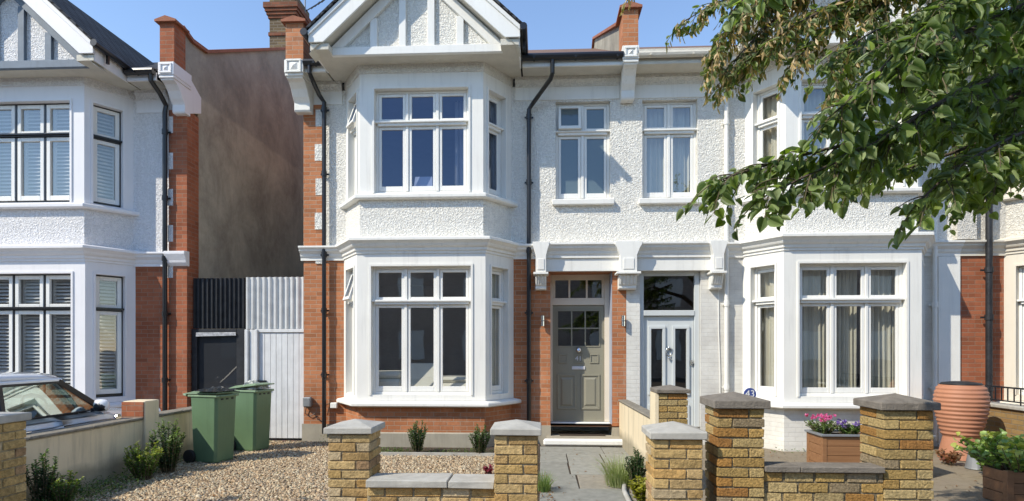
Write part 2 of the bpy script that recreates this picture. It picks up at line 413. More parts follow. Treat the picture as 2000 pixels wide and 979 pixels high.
LOW = dict(hwf=1.09, hww=1.53, d=.65); UPP = dict(hwf=1.05, hww=1.49, d=.62)
def plan(cx, P, off=0.0):
    vx, vy = P['hww']-P['hwf'], P['d']; L = math.hypot(vx, vy); nx = vy/L
    tn = math.tan(math.acos(vx/L)/2)
    a = P['hwf']+off*tn; b = P['hww']+off/nx
    return [(cx-b, 0), (cx-a, -P['d']-off), (cx+a, -P['d']-off), (cx+b, 0)]
def sweep(mb, cx, P, prof, dz):
    rows = [[(x, y, z+dz) for x, y in plan(cx, P, off)] for off, z in prof]
    for r0, r1 in zip(rows, rows[1:]):
        for k in range(3): mb.face([r0[k], r0[k+1], r1[k+1], r1[k]])
    mb.face(rows[0][::-1]); mb.face(rows[-1])
    return mb
def frames(cx, P):
    vx, vy = P['hww']-P['hwf'], P['d']; L = math.hypot(vx, vy); c, s = vx/L, vy/L
    return (FR((cx-P['hwf'], -P['d']), (1,0)), FR((cx-P['hww'], 0), (c,-s)), FR((cx+P['hwf'], -P['d']), (c,s)), L)
def sash(mb, fr, s0, s1, z0, z1, d0, d1, w=.05, wb=None, tilt=0):
    wb = wb or w; dm = (d0+d1)/2
    def g(a, b, c):
        h = z1-c; w_ = b-dm
        return fr(a, dm+h*math.sin(tilt)+w_*math.cos(tilt), z1-h*math.cos(tilt)+w_*math.sin(tilt))
    mb.box(s0, s0+w, d0, d1, z0, z1, g); mb.box(s1-w, s1, d0, d1, z0, z1, g)
    mb.box(s0+w, s1-w, d0, d1, z0, z0+wb, g); mb.box(s0+w, s1-w, d0, d1, z1-w, z1, g)
    dp = dm-.004
    return [g(s0+w-.004, dp, z0+wb-.004), g(s1-w+.004, dp, z0+wb-.004), g(s1-w+.004, dp, z1-w+.004), g(s0+w-.004, dp, z1-w+.004)]
def window(root, fr, s0, s1, z0, z1, cols, zt, S, rec=.10, glass=None, tilt=(), label=None, shutter=False):
    F = MB(); C = MB() if S.get('blackframe') else F; G = MB()
    fw, mw, th = (.045, .05, .065) if not S.get('blackframe') else (.018, .034, .042); a, b = -rec-.07, -rec
    F.box(s0, s0+fw, a, b, z0, z1, fr); F.box(s1-fw, s1, a, b, z0, z1, fr)
    F.box(s0+fw, s1-fw, a, b, z0, z0+.05, fr); F.box(s0+fw, s1-fw, a, b, z1-fw, z1, fr)
    F.box(s0+fw, s1-fw, a, b+.045, zt-th/2, zt+th/2, fr)
    F.box(s0-.02, s1+.02, b+.002, b+.075, zt+th/2-.02, zt+th/2+.012, fr)   # drip moulding
    iw = (s1-s0-2*fw-(cols-1)*mw)/cols
    for k in range(cols):
        x0 = s0+fw+k*(iw+mw); x1 = x0+iw
        if k: 
            F.box(x0-mw, x0, a, b+.012, z0+.05, zt-th/2, fr); F.box(x0-mw, x0, a, b+.012, zt+th/2, z1-fw, fr)
        e = .004 if not S.get('blackframe') else .006
        sw = .048 if not S.get('blackframe') else .068
        G.face(sash(C, fr, x0+e, x1-e, z0+.05+e, zt-th/2-e, b-.045, b-.006 if sw < .05 else b+.012, sw, .085))
        t = tilt[k] if k < len(tilt) else 0
        q = sash(C, fr, x0+e, x1-e, zt+th/2+e, z1-fw-e, b-.045 if not t else b-.03, (b-.006 if sw < .05 else b+.012) if not t else b+.02, sw, .06, t)
        G.face(q)
    w = F.build('window', M['black'] if S.get('blackframe') else M['white'], root, bevel=.005)
    if label: w['label'] = label
    if C is not F: C.build('casement', M['white'], w, bevel=.005)
    if shutter:
        H = MB(); 
        for k in range(cols):
            x0 = s0+fw+k*(iw+mw)+.03; x1 = x0+iw-.06; dd = -rec-.13
            for zz0, zz1 in ((z0+.06, zt-.04), (zt+.05, z1-.06)):
                H.box(x0, x0+.04, dd-.015, dd+.015, zz0, zz1, fr); H.box(x1-.04, x1, dd-.015, dd+.015, zz0, zz1, fr)
                n = int((zz1-zz0)/.062)
                for j in range(n):
                    zc = zz0+(j+.5)*(zz1-zz0)/n; an = R(38)
                    g = lambda p, q, r, zc=zc: fr(p, dd+q*math.cos(an)+r*math.sin(an), zc-q*math.sin(an)+r*math.cos(an))
                    H.box(x0+.04, x1-.04, -.032, .032, -.004, .004, g)
        H.build('shutter', M['shutter'], w)
    G.build('pane', glass or M['glass'], w, normals=False)
    return w
def curtain(fr, s0, s1, z0, z1, d, label, mat, waves=8, group='curtains behind the windows', gather=0):
    mb = MB(); n = waves*8; ph = random.uniform(0, 6)
    rows = 6
    V = []
    for j in range(rows+1):
        z = z0+(z1-z0)*j/rows; tz = j/rows; row = []
        for i in range(n+1):
            t = i/n; tt = t+.045*math.sin(t*5.1+ph*3)+.02*math.sin(t*11.7+ph); a = (.030+.016*math.sin(t*7.3+ph*2))*math.sin(tt*waves*6.283+ph+.6*math.sin(t*9+tz*1.5))+.014*math.sin(tt*waves*9.7+ph*2)
            row.append(fr(s0+(s1-s0)*(t if not gather else t*(1-gather*(1-abs(2*tz-1)))), d+a*(1.1-.3*tz), z))
        V.append(row)
    for j in range(rows):
        for i in range(n): mb.face([V[j][i], V[j][i+1], V[j+1][i+1], V[j+1][i]])
    o = mb.build('curtain', mat, None, smooth=True, base=fr((s0+s1)/2, d, z0), normals=False)
    return tag(o, label, 'curtain', group)
def bay(root, cx, dz, S):
    tr, rc, br = S['trim'], S['rough'], S['brick']
    z = lambda v: v+dz
    sweep(MB(), cx, LOW, [(-.03,-.05),(-.03,.70)], dz).build('bay_base', br, root)
    if S.get('plinth'): sweep(MB(), cx, LOW, [(.0,-.06),(.0,.24),(-.028,.26)], dz).build('plinth', S['plinth'], root)
    sweep(MB(), cx, LOW, [(.04,.69),(.10,.70),(.115,.715),(.115,.75),(.10,.77),(-.02,.80)], dz).build('bay_sill', tr, root)
    for P, z0, z1, op, nm in ((LOW, .80, 3.275, (.89,3.06,2.45), 'lower'), (UPP, 4.285, 6.32, (4.30,6.06,5.49), 'upper')):
        f0, fl, frr, L = frames(cx, P); w = P['hwf']; mb = MB()
        o = .245 if nm == 'lower' else .25
        mb.wall(f0, 0, 2*w, z(z0), z(z1), [(o, 2*w-o, z(op[0]), z(op[1]))], reveal=.11)
        mb.wall(fl, 0, L, z(z0), z(z1), [(.17, .63, z(op[0]), z(op[1]))], reveal=.11)
        mb.wall(frr, 0, L, z(z0), z(z1), [(L-.63, L-.17, z(op[0]), z(op[1]))], reveal=.11)
        # raised moulding round each opening
        for f, a, b in ((f0, o, 2*w-o), (fl, .17, .63), (frr, L-.63, L-.17)):
            mb.box(a-.035, a, .0, .018, z(op[0])-.0, z(op[1])+.035, f); mb.box(b, b+.035, .0, .018, z(op[0]), z(op[1])+.035, f); mb.box(a, b, 0, .018, z(op[1]), z(op[1])+.035, f)
        mb.build('bay_frame', tr, root)
        gl = S['glassU'] if nm == 'upper' else S['glassL']
        sh = S.get('shutters')
        window(root, f0, o, 2*w-o, z(op[0]), z(op[1]), 3, z(op[2]), S, glass=gl, shutter=sh)
        window(root, fl, .17, .63, z(op[0]), z(op[1]), 1, z(op[2]), S, glass=gl, tilt=(R(19),) if S.get('open_left') else (), label='side window with its small top light propped open' if S.get('open_left') else None)
        window(root, frr, L-.63, L-.17, z(op[0]), z(op[1]), 1, z(op[2]), S, glass=gl, shutter=sh)
    # storey cornice, roughcast apron, upper sill, lintel band
    sweep(MB(), cx, LOW, [(.0,3.27),(.02,3.272),(.02,3.31),(.045,3.32),(.05,3.36),(.085,3.385),(.10,3.41),(.105,3.425),(.15,3.47),(.165,3.475),(.165,3.515),(.155,3.525),(-.02,3.56)], dz).build('cornice', tr, root)
    sweep(MB(), cx, UPP, [(.0,3.54),(.0,4.2)], dz).build('bay_apron', rc, root)
    sweep(MB(), cx, UPP, [(.02,4.185),(.085,4.19),(.10,4.205),(.10,4.25),(.085,4.265),(-.02,4.285)], dz).build('bay_sill', tr, root)
    sweep(MB(), cx, UPP, [(.008,6.318),(.022,6.33),(.03,6.47)], dz).build('bay_band', rc, root)
def gable(root, cx, dz, S, tim):
    z = lambda v: v+dz
    E = 1.69; K = .92
    sof = MB(); sof.box(cx-E+.02, cx+E-.02, -.98, .0, z(6.46), z(6.50)); 
    for s in (-1, 1):   # underside of the verge
        sof.face([(cx+s*E,-1.22,z(6.385)),(cx,-1.22,z(6.385+E*K)),(cx,-.92,z(6.385+E*K)),(cx+s*E,-.92,z(6.385))])
        xa_, xb_ = sorted((cx+s*1.38, cx+s*(E-.02))); sof.box(xa_, xb_, -1.195, -.98, z(6.46), z(6.556))
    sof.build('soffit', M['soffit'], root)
    for s in (-1, 1):
        x = cx+s*(E-.01); MB().box(min(x,x-s*.025), max(x,x-s*.025), -1.18, -.40, z(6.455), z(6.68)).build('fascia', S['barge'], root)
    g = lambda a, b, c: (cx+a, c, z(b))
    # recessed panel behind the timbers
    MB().prism([(-1.66,6.48),(1.66,6.48),(0,6.48+1.66*.95+.06)], g, -.93, -.9).build('gable_panel', S['rough'], root)
    t = MB(); t.box(cx-1.40, cx+1.40, -1.005, -.93, z(6.455), z(6.585))
    for px in (-.71,-.235,.235,.71):
        top = 6.62+(1.40-abs(px)-.06)*.95-.16
        t.box(cx+px-.058, cx+px+.058, -.985, -.93, z(6.585), z(top))
    t.build('gable_timber', tim, root, bevel=.006)
    r = MB()
    for s in (-1, 1):
        r.prism([(s*1.40,6.587),(s*1.40,6.60),(0,6.60+1.40*.95),(0,6.60+1.40*.95-.20),(s*1.20,6.587)], g, -.998, -.93)
    r.build('gable_rafter', tim, root, bevel=.006)
    b = MB()
    for s in (-1, 1):
        b.prism([(s*E,6.56),(s*E,6.73),(0,6.73+E*K),(0,6.36+E*K),(s*(E-.235),6.56)], g, -1.235, -1.20)
        b.prism([(s*E,6.66),(s*(E+.01),6.73),(0,6.735+E*K),(0,6.64+E*K)], g, -1.262, -1.235)
    b.build('bargeboard', S['barge'], root, bevel=.005)
    rf = MB()
    for s in (-1, 1):
        q = lambda a, b, c: (cx+s*a, c, z(b))
        rf.prism([(E+.07,6.69),(E+.07,6.73),(0,6.735+(E+.07)*K+.01),(0,6.69+(E+.07)*K)], q, -1.29, 3.2)
    rf.build('roof', M['slate'], root)
    for s in (-1, 1):
        gt = MB(); x = cx+s*(E+.055)
        gt.tube([(x,-1.30,z(6.70)),(x,-.35,z(6.66))], .058, 10); gt.box(x-.02, x+.02, -1.0, -.96, z(6.5), z(6.66))
        gt.build('gutter', S['gutter'], root)
def corbel(root, x0, x1, dz, S, yb=0.0, top=7.38, yp=None):
    z = lambda v: v+dz; cxx = (x0+x1)/2
    mb = MB(); mb.box(x0-.012, x1+.012, -.535, yb, z(6.52), z(6.74))
    mb.box(x0-.004, x1+.004, -.52, yb, z(6.47), z(6.52))
    pr = [(0,6.47),(-.50,6.47),(-.49,6.44),(-.40,6.41),(-.31,6.33),(-.24,6.22),(-.20,6.18),(-.17,6.14),(-.17,6.02),(-.15,5.99),(0,5.99)]
    mb.prism([(a if a else yb, b) for a, b in pr], lambda a, b, c: (c, a, z(b)), x0+.012, x1-.012)
    # square rosette
    f = FR((cxx,-.535), (1,0)); h = (x1-x0)/2
    for a, b, d in ((h-.02, h-.055, .018),):
        mb.box(-a, a, 0, d, z(6.63)-a+.02, z(6.63)-b+.02, f); mb.box(-a, a, 0, d, z(6.63)+b-.02, z(6.63)+a-.02, f)
        mb.box(-a, -b, 0, d, z(6.63)-b+.02, z(6.63)+b-.02, f); mb.box(b, a, 0, d, z(6.63)-b+.02, z(6.63)+b-.02, f)
    q = h-.09; ap = f(0, .03, z(6.63)); cs = [f(-q,.0,z(6.63)-q), f(q,0,z(6.63)-q), f(q,0,z(6.63)+q), f(-q,0,z(6.63)+q)]
    for i in range(4): mb.face([cs[i], cs[(i+1)%4], ap])
    mb.build('corbel', S['trim'], root, bevel=.006)
    p = MB(); p.box(x0, x1, -.5, .0 if yp is None else yp, z(6.74), z(top)); p.build('parapet_pier', S['pier'], root)
    c = MB(); yb2 = .02 if yp is None else yp+.03
    c.prism([(x0-.06,top-.015),(x1+.06,top-.015),(x1+.06,top+.02),(cxx,top+.085),(x0-.06,top+.02)], lambda a, b, k: (a, k, z(b)), -.56, yb2)
    c.build('pier_cap', M['coping'], root)
def parapet(root, x0, x1, dz, mat, y0=0.0, y1=4.7, z0=7.36, sl=.47):
    z = lambda v: v+dz
    MB().prism([(y0,6.4),(y0,z0),(y1,z0+sl*(y1-y0)),(y1+3,z0+sl*(y1-y0)-1.4),(y1+3,6.4)], lambda a, b, c: (c, a, z(b)), x0, x1).build('parapet_wall', mat, root)
    MB().prism([(y0,z0+.004),(y0,z0+.06),(y1,z0+sl*(y1-y0)+.06),(y1+3,z0+sl*(y1-y0)-1.34),(y1+3,z0+sl*(y1-y0)-1.396),(y1,z0+sl*(y1-y0)+.004)], lambda a, b, c: (c, a, z(b)), x0-.06, x1+.06).build('parapet_coping', M['coping'], root)
def pipe(root, pts, r, mat, collars=(), name='downpipe'):
    mb = MB(); mb.tube(pts, r, 12)
    for (x, y, zz) in collars:
        mb.tube([(x,y,zz-.045),(x,y,zz+.045)], r*1.28, 12); mb.box(x-r*2, x+r*2, y+r*.8, y+r*1.3, zz-.015, zz+.015)
    return mb.build(name, mat, root, smooth=False)
def roof_main(root, x0, x1, dz, mat):
    z = lambda v: v+dz
    MB().prism([(-.50,6.60),(-.50,6.635),(4.7,6.635+5.2*.52),(10,6.6),(10,6.5),(4.7,6.58+5.2*.52)], lambda a, b, c: (c, a, z(b)), x0, x1).build('roof', mat, root)
def eave(root, x0, x1, dz, S, dark=True):
    z = lambda v: v+dz; mb = MB()
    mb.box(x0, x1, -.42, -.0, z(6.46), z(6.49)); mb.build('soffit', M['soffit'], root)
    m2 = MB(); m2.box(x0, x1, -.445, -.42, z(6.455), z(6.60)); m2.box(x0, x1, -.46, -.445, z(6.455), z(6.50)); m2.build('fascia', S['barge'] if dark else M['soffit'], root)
    gt = MB(); gt.tube([(x0,-.51,z(6.595)),(x1,-.51,z(6.595))], .06, 10)
    if not dark: gt.box(x0, x1, -.56, -.44, z(6.60), z(6.66))
    k = x0+.2
    while k < x1: gt.box(k-.015, k+.015, -.585, -.44, z(6.55), z(6.58)); k += .7
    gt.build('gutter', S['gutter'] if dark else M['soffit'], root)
def cove(root, x0, x1, dz, S):
    z = lambda v: v+dz; m = MB()
    m.prism([(-.03,6.30),(-.035,6.33),(-.05,6.36),(-.09,6.40),(-.09,6.458),(.0,6.458),(0,6.30)], lambda a, b, c: (c, a, z(b)), x0, x1)
    m.build('eaves_moulding', S['rough'], root)
    MB().box(x0, x1, -.018, .0, z(6.07), z(6.30)).build('lintel_band', S['trim'], root)
def room(root, xs, dz, zz=((.3,3.24),(3.62,6.44)), depth=4.2):
    mb = MB()
    for z0, z1 in zz:
        for a, b in zip(xs, xs[1:]):
            a += .05; b -= .05; p = lambda x, y, q: (x, y, q+dz)
            mb.face([p(a,.02,z0), p(b,.02,z0), p(b,depth,z0), p(a,depth,z0)]); mb.face([p(a,.02,z1), p(b,.02,z1), p(b,depth,z1), p(a,depth,z1)])
            mb.face([p(a,depth,z0), p(b,depth,z0), p(b,depth,z1), p(a,depth,z1)])
            mb.face([p(a,.02,z0), p(a,depth,z0), p(a,depth,z1), p(a,.02,z1)]); mb.face([p(b,.02,z0), p(b,depth,z0), p(b,depth,z1), p(b,.02,z1)])
    mb.build('interior', M['room'], root)
def band(mb, x0, x1, dz, deep=0.0):
    pr = [(.0,3.255),(-.03-deep,3.255),(-.03-deep,3.30),(-.05-deep,3.33),(-.06-deep,3.37),(-.11-deep,3.42),(-.115-deep,3.445),(-.15-deep,3.475),(-.15-deep,3.505),(.0,3.52)]
    mb.prism(pr, lambda a, b, c: (c, a, b+dz), x0, x1); return mb
def bracket(root, x, hw, S):
    mb = MB()
    mb.prism([(-hw*.78,2.99),(hw*.78,2.99),(hw*.78,3.28),(hw*1.05,3.40),(hw*1.25,3.46),(hw*1.25,3.515),(-hw*1.25,3.515),(-hw*1.25,3.46),(-hw*1.05,3.40),(-hw*.78,3.28)], lambda a, b, c: (x+a, c, b), -.30, -.0)
    mb.box(x-hw*1.12, x+hw*1.12, -.33, -.0, 2.95, 2.988)
    mb.prism([(0,2.70),(-.14,2.70),(-.16,2.72),(-.16,2.76),(-.19,2.80),(-.24,2.90),(-.25,2.948),(0,2.948)], lambda a, b, c: (x+c, a, b), -hw*.82, hw*.82)
    mb.box(x-hw*.5, x+hw*.5, -.312, -.30, 3.03, 3.22)
    n = 5
    for i in range(n):
        xx = x-hw*.66+i*hw*1.32/(n-1); mb.bar((xx,-.185,2.78), (xx,-.262,2.94), hw*.13, .02)
    mb.build('bracket', S['trim'], root, bevel=.005)
def panelmould(mb, fr, s0, s1, z0, z1, d, w=.03, h=.014, raised=True):
    mb.box(s0, s1, d, d+h, z0, z0+w, fr); mb.box(s0, s1, d, d+h, z1-w, z1, fr); mb.box(s0, s0+w, d, d+h, z0+w, z1-w, fr); mb.box(s1-w, s1, d, d+h, z0+w, z1-w, fr)
    if raised:
        a = w+.03; b = a+.03
        P = [fr(s0+a,d,z0+a), fr(s1-a,d,z0+a), fr(s1-a,d,z1-a), fr(s0+a,d,z1-a)]; Q = [fr(s0+b,d+h,z0+b), fr(s1-b,d+h,z0+b), fr(s1-b,d+h,z1-b), fr(s0+b,d+h,z1-b)]
        if s1-s0 > 2*b+.01 and z1-z0 > 2*b+.01:
            for i in range(4): mb.face([P[i], P[(i+1)%4], Q[(i+1)%4], Q[i]])
            mb.face(Q)
def text(name, body, size, loc, rot, mat, parent, ext=.002):
    cu = bpy.data.curves.new(name, 'FONT'); cu.body = body; cu.size = size; cu.align_x = 'CENTER'; cu.align_y = 'CENTER'; cu.extrude = ext
    o = bpy.data.objects.new(name, cu); COL.objects.link(o)
    bpy.context.view_layer.update()
    me = bpy.data.meshes.new_from_object(o.evaluated_get(bpy.context.evaluated_depsgraph_get()))
    bpy.data.objects.remove(o); n = bpy.data.objects.new(name, me); COL.objects.link(n); me.materials.clear(); me.materials.append(mat)
    root = parent
    while root.parent is not None: root = root.parent
    n.location = Vector(loc)-Vector(root.location); n.rotation_euler = rot; n.parent = parent
    return n
WH = dict(trim=M['white_trim'], rough=M['rough'], barge=M['white'], gutter=M['black'])
SB = dict(WH, brick=M['brick'], pier=M['brick'], plinth=M['plinth'], glassL=M['glass'], glassU=M['glassblue'], open_left=True)
SC = dict(WH, brick=M['brickW'], pier=M['brick'], glassL=M['glass'], glassU=M['glass'], gutter=M['white_trim'])
SA = dict(trim=M['trimA'], rough=M['roughA'], barge=M['trimA'], gutter=M['black'], brick=M['brickA'], pier=M['brickA'], plinth=M['plinth'], glassL=M['glassA'], glassU=M['glassA'], blackframe=True, shutters=True)
SA['glassU'] = M['glassA2']
SD = dict(trim=M['cream'], rough=M['roughD'], barge=M['cream'], gutter=M['black'], brick=M['brickA'], pier=M['brickA'], glassL=M['glass'], glassU=M['glass'])
BX = -2.016
# ================================================================ house B: brick ground floor, olive door 41
HB = thing('terraced_house', 'white roughcast house with orange brick ground floor and olive grey front door', 'house', (BX,0,0))
bay(HB, BX, 0, SB); gable(HB, BX, 0, SB, M['white'])
lw = MB(); lw.wall(FLAT, -4.287, 1.5, .30, 3.27, [(BX-1.40, BX+1.40, .30, 3.27, 0), (.168, 1.26, .30, 3.03, .5)])
MB().face([(-4.27,.35,-.05),(-4.27,.35,6.9),(-4.27,9,6.9),(-4.27,9,-.05)]).build('flank_wall', M['stucco'], HB)
lw.face([(-4.287,0,.3),(-4.287,0,3.27),(-4.287,.4,3.27),(-4.287,.4,.3)])
lw.build_split('brick_wall', M['brick'], HB)
pl = MB(); pl.box(-4.31, BX-1.45, -.022, .0, -.05, .31); pl.box(BX+1.45, .175, -.022, 0, -.05, .31); pl.box(1.253, 1.5, -.03, .5, -.05, .28); pl.box(.10,.168,0,.5,-.05,.28)
pl.build_split('plinth', M['plinth'], HB)
uw = MB(); uw.wall(FLAT, -3.93, 1.5, 3.5, 6.32, [(BX-1.40, BX+1.40, 3.5, 6.32, 0), (.26, 1.22, 4.30, 6.04, .14)])
uw.build_split('roughcast_wall', M['rough'], HB)
pi = MB(); pi.box(-4.287, -3.93, -.012, .3, 3.5, 6.5); pi.build('brick_pilaster', M['brick'], HB)
for k in range(5):
    zz = 5.98-k*.62; MB().box(-4.06-.015*(k%2), -3.90, -.02, .0, zz-.30, zz).build('quoin', M['rough'], HB)
bd = band(MB(), -4.33, BX-1.5, 0); band(bd, BX+1.5, -.02, 0); bd.build_split('storey_band', M['white_trim'], HB)
en = MB(); band(en, -.02, 1.5, 0, .10); en.box(-.02, 1.5, -.10, .0, 3.03, 3.255); en.build('entablature', M['white_trim'], HB)
bracket(HB, .0, .115, SB); bracket(HB, 1.5, .185, SB)
cove(HB, BX+1.56, 1.38, 0, SB); cove(HB, -4.1, BX-1.56, 0, SB)
eave(HB, BX+1.70, 1.38, 0, SB); eave(HB, -4.08, BX-1.70, 0, SB)
roof_main(HB, -4.2, 1.4, 0, M['rooftile'])
corbel(HB, -4.40, -4.09, -.10, SB, top=7.40); corbel(HB, 1.375, 1.63, 0, SB)
parapet(HB, 1.375, 1.63, 0, M['stucco']); parapet(HB, -4.40, -4.15, 0, M['brick'], z0=7.25)
window(HB, FLAT, .26, 1.22, 4.30, 6.04, 2, 5.50, SB, rec=.10, glass=M['glassfrost'], tilt=(R(14),), label='narrow window of frosted lower panes with one top light ajar')
ws = MB(); ws.box(.20, 1.285, -.09, .0, 4.20, 4.295); ws.build('window_sill', M['white_trim'], HB, bevel=.01)
room(HB, (-4.2, -.12, 1.48), 0)
# downpipes
xl = at(633,500,-.09)[0]; xr = at(1033,500,-.09)[0]
pipe(HB, [(-3.98,-.50,6.56),(-3.98,-.50,6.42),(-3.96,-.40,6.32),(xl-.06,-.16,6.18),(xl,-.09,6.08),(xl,-.09,.15)], .038, M['black'], [(xl,-.09,v) for v in (5.95,4.8,3.35,2.35,1.2)])
xg = at(1079,130,-.48)[0]
pipe(HB, [(xg,-.50,6.56),(xg,-.48,6.33),(xg-.03,-.44,6.25),(xr+.08,-.13,5.98),(xr,-.09,5.88),(xr,-.09,.33)], .038, M['black'], [(xr,-.09,v) for v in (5.75,4.6,3.4,2.3,1.1)])
# front door
dy = .46; fd = FR((0,dy), (1,0))
fr_ = MB(); fr_.box(.165,.215, -.05,.06, .33,3.03, fd); fr_.box(1.165,1.262,-.05,.06,.33,3.03,fd); fr_.box(.215,1.165,-.05,.05,2.47,2.60,fd); fr_.box(.215,1.165,-.05,.05,2.93,3.03,fd)
for xx in (.505,.825): fr_.box(xx,xx+.035,-.03,.03,2.60,2.93,fd)
fr_.box(.215,.265,-.03,.03,2.60,2.93,fd); fr_.box(1.115,1.165,-.03,.03,2.60,2.93,fd)
fro = fr_.build('door_frame', M['frameB'], HB, bevel=.005)
fl = MB(); fl.face([fd(.26,0,2.6),fd(1.12,0,2.6),fd(1.12,0,2.93),fd(.26,0,2.93)]); fl.build('fanlight', M['glassdoor'], fro, normals=False)
li = MB(); li.box(1.246,1.257,.04,.40,.33,3.03); li.build('door_lining', M['reveal'], HB)
th_ = MB(); th_.box(.17,1.30,.33,.55,.245,.325); th_.build('door_threshold', M['white_trim'], HB, bevel=.012)
st_ = MB(); st_.box(.10,1.43,-.40,.6,-.03,.128); st_.build('door_step', M['plinth'], HB)
ns = MB(); ns.box(.04,1.40,-.47,-.36,.02,.137); ns.build('step_nosing', M['white_trim'], HB, bevel=.03)
dm = MB(); d0 = dict(s0=.22, s1=1.16)
gl_z = (1.72, 2.36)
dm.wall(fd, .22, 1.16, .335, 2.465, [(.315,1.065,gl_z[0],gl_z[1],.03)], d=.02)
for xx in (.553,.802): dm.box(xx,xx+.026,-.008,.024,gl_z[0],gl_z[1],fd)
dm.box(.315,1.065,-.006,.022,2.03,2.056,fd); panelmould(dm, fd, .295,1.085,gl_z[0]-.02,gl_z[1]+.02,.02,.02,.012,False)
for a, b in ((.32,.49),(.90,1.06)): panelmould(dm, fd, a, b, 1.40, 1.57, .02, .022, .014)
panelmould(dm, fd, .61,.77,1.40,1.57,.02,.022,.014,False)
for a, b in ((.30,.65),(.73,1.08)): panelmould(dm, fd, a, b, .55, 1.20, .02, .035, .016)
door = dm.build('front_door', M['doorB'], HB, bevel=.003)
MB().face([fd(.315,0,gl_z[0]),fd(1.065,0,gl_z[0]),fd(1.065,0,gl_z[1]),fd(.315,0,gl_z[1])]).build('door_pane', M['glassdoor'], door, normals=False)
kb = MB(); kb.lathe([(.02,0),(.025,.02),(.045,.04),(.05,.06),(.035,.085),(.0,.09)], (0,0,0), 16)
kb.v = [(.69+a, dy-.02-c, 1.645+b) for a, b, c in kb.v]; kb.build('door_knob', M['chrome'], door, smooth=True)
lb = MB(); lb.box(.57,.81,.02,.036,1.285,1.345,fd); lb.box(.60,.78,.036,.042,1.30,1.33,fd); lb.build('letterbox', M['lamp'], door, bevel=.004)
text('door_number', '41', .125, (.69, dy-.030, 1.485), (R(90),0,0), M['lamp'], door, .004)
mbx = MB(); mbx.box(*sorted((at(591,790,-.1)[0], at(607,790,-.1)[0])), -.11, 0, .62,.80); mbx.build('meter_box', M['zinc'], HB, bevel=.02)
mb2 = MB(); mb2.box(*sorted((at(644,796,-.1)[0], at(657,796,-.1)[0])), -.08, 0, .60,.70); mb2.build('wall_vent', M['white_trim'], HB, bevel=.01)
cb = MB(); X0 = at(599,800,-.03)[0]
cb.tube([(X0,-.04,.63),(X0-.03,-.03,.5),(X0+.06,-.03,.45),(X0+.15,-.03,.50),(X0+.2,-.03,.40),(X0+.3,-.03,.35)], .007, 6); cb.tube([(X0+.33,-.03,.52),(X0+.36,-.03,.66),(X0+.48,-.03,.70)], .006, 6)
cb.build('cable', M['black'], HB)
# ================================================================ house C: painted white, pale blue door
CX = 3.0-BX+.03
HC = thing('terraced_house', 'all white painted house with pale blue front door, partly behind the leafy branch', 'house', (CX,0,0))
bay(HC, CX, 0, SC); gable(HC, CX, 0, SC, M['white'])
XE = 7.16
w_ = MB(); w_.wall(FLAT, 1.502, XE-.35, -.05, 3.27, [(CX-1.40, CX+1.40, .3, 3.27, 0), (1.74, 2.79, .10, 3.03, .12)]); w_.build_split('painted_brick_wall', M['brickW'], HC)
u_ = MB(); u_.wall(FLAT, 1.502, XE, 3.5, 6.32, [(CX-1.40, CX+1.40, 3.5, 6.32, 0), (1.78, 2.74, 4.30, 6.04, .14)]); u_.build_split('roughcast_wall', M['rough'], HC)
b_ = band(MB(), CX+1.5, XE, 0); band(b_, 3.045, CX-1.5, 0); b_.box(XE-.36, XE+.0, -.03, 0, -.05, 3.25); b_.build_split('storey_band', M['white_trim'], HC)
e_ = MB(); band(e_, 1.502, 3.04, 0, .10); e_.box(1.502, 3.04, -.10, 0, 3.03, 3.255); e_.build('entablature', M['white_trim'], HC)
bracket(HC, 3.02, .115, SC)
cove(HC, 1.63, CX-1.56, 0, SC); cove(HC, CX+1.56, XE-.15, 0, SC); eave(HC, 1.63, CX-1.70, 0, SC, False); eave(HC, CX+1.70, XE-.15, 0, SC, False)
roof_main(HC, 1.6, XE, 0, M['rooftile'])
window(HC, FLAT, 1.78, 2.74, 4.30, 6.04, 2, 5.50, SC, rec=.10)
MB().box(1.71, 2.80, -.09, 0, 4.20, 4.295).build('window_sill', M['white_trim'], HC, bevel=.01)
room(HC, (1.52, 3.1, XE-.05), 0)
xp = at(1419,500,-.07)[0]
pipe(HC, [(xp,-.48,6.56),(xp,-.45,6.42),(xp,-.08,6.2),(xp,-.07,6.1),(xp,-.07,.1)], .036, M['white_trim'], [(xp,-.07,v) for v in (5.6,4.1,2.45,1.0)])
xq = at(1826,600,-.07)[0]
pipe(HC, [(xq,-.07,6.2),(xq,-.07,.1)], .036, M['white_trim'], [(xq,-.07,v) for v in (4.6,2.42,1.0)])
cv = MB(); xc = at(1403,600,-.01)[0]; cv.tube([(xc,-.012,2.95),(xc+.005,-.012,2.0),(xc+.03,-.012,1.2),(xc+.03,-.012,.7)], .009, 6); cv.build('cable', M['white_trim'], HC)
fc = FR((0,.10), (1,0)); f2 = MB()
f2.box(1.742,1.815,-.05,.05,.10,3.03,fc); f2.box(2.70,2.788,-.05,.05,.10,3.03,fc); f2.box(1.815,2.70,-.05,.06,2.25,2.345,fc); f2.box(1.815,2.70,-.05,.05,2.955,3.03,fc)
fo = f2.build('door_frame', M['doorC'], HC, bevel=.006)
MB().face([fc(1.815,0,2.345),fc(2.70,0,2.345),fc(2.70,0,2.955),fc(1.815,0,2.955)]).build('fanlight', M['glassdoor'], fo, normals=False)
d2 = MB(); pan = ((1.90,2.20),(2.32,2.62))
d2.wall(fc, 1.82, 2.695, .11, 2.245, [(a+.05,b-.05,.90,2.02,.03) for a, b in pan], d=.0)
for a, b in pan: panelmould(d2, fc, a, b, .85, 2.07, .0, .05, .03, False); panelmould(d2, fc, a, b, .22, .68, .0, .045, .025)
do = d2.build('front_door', M['doorC'], HC, bevel=.004)
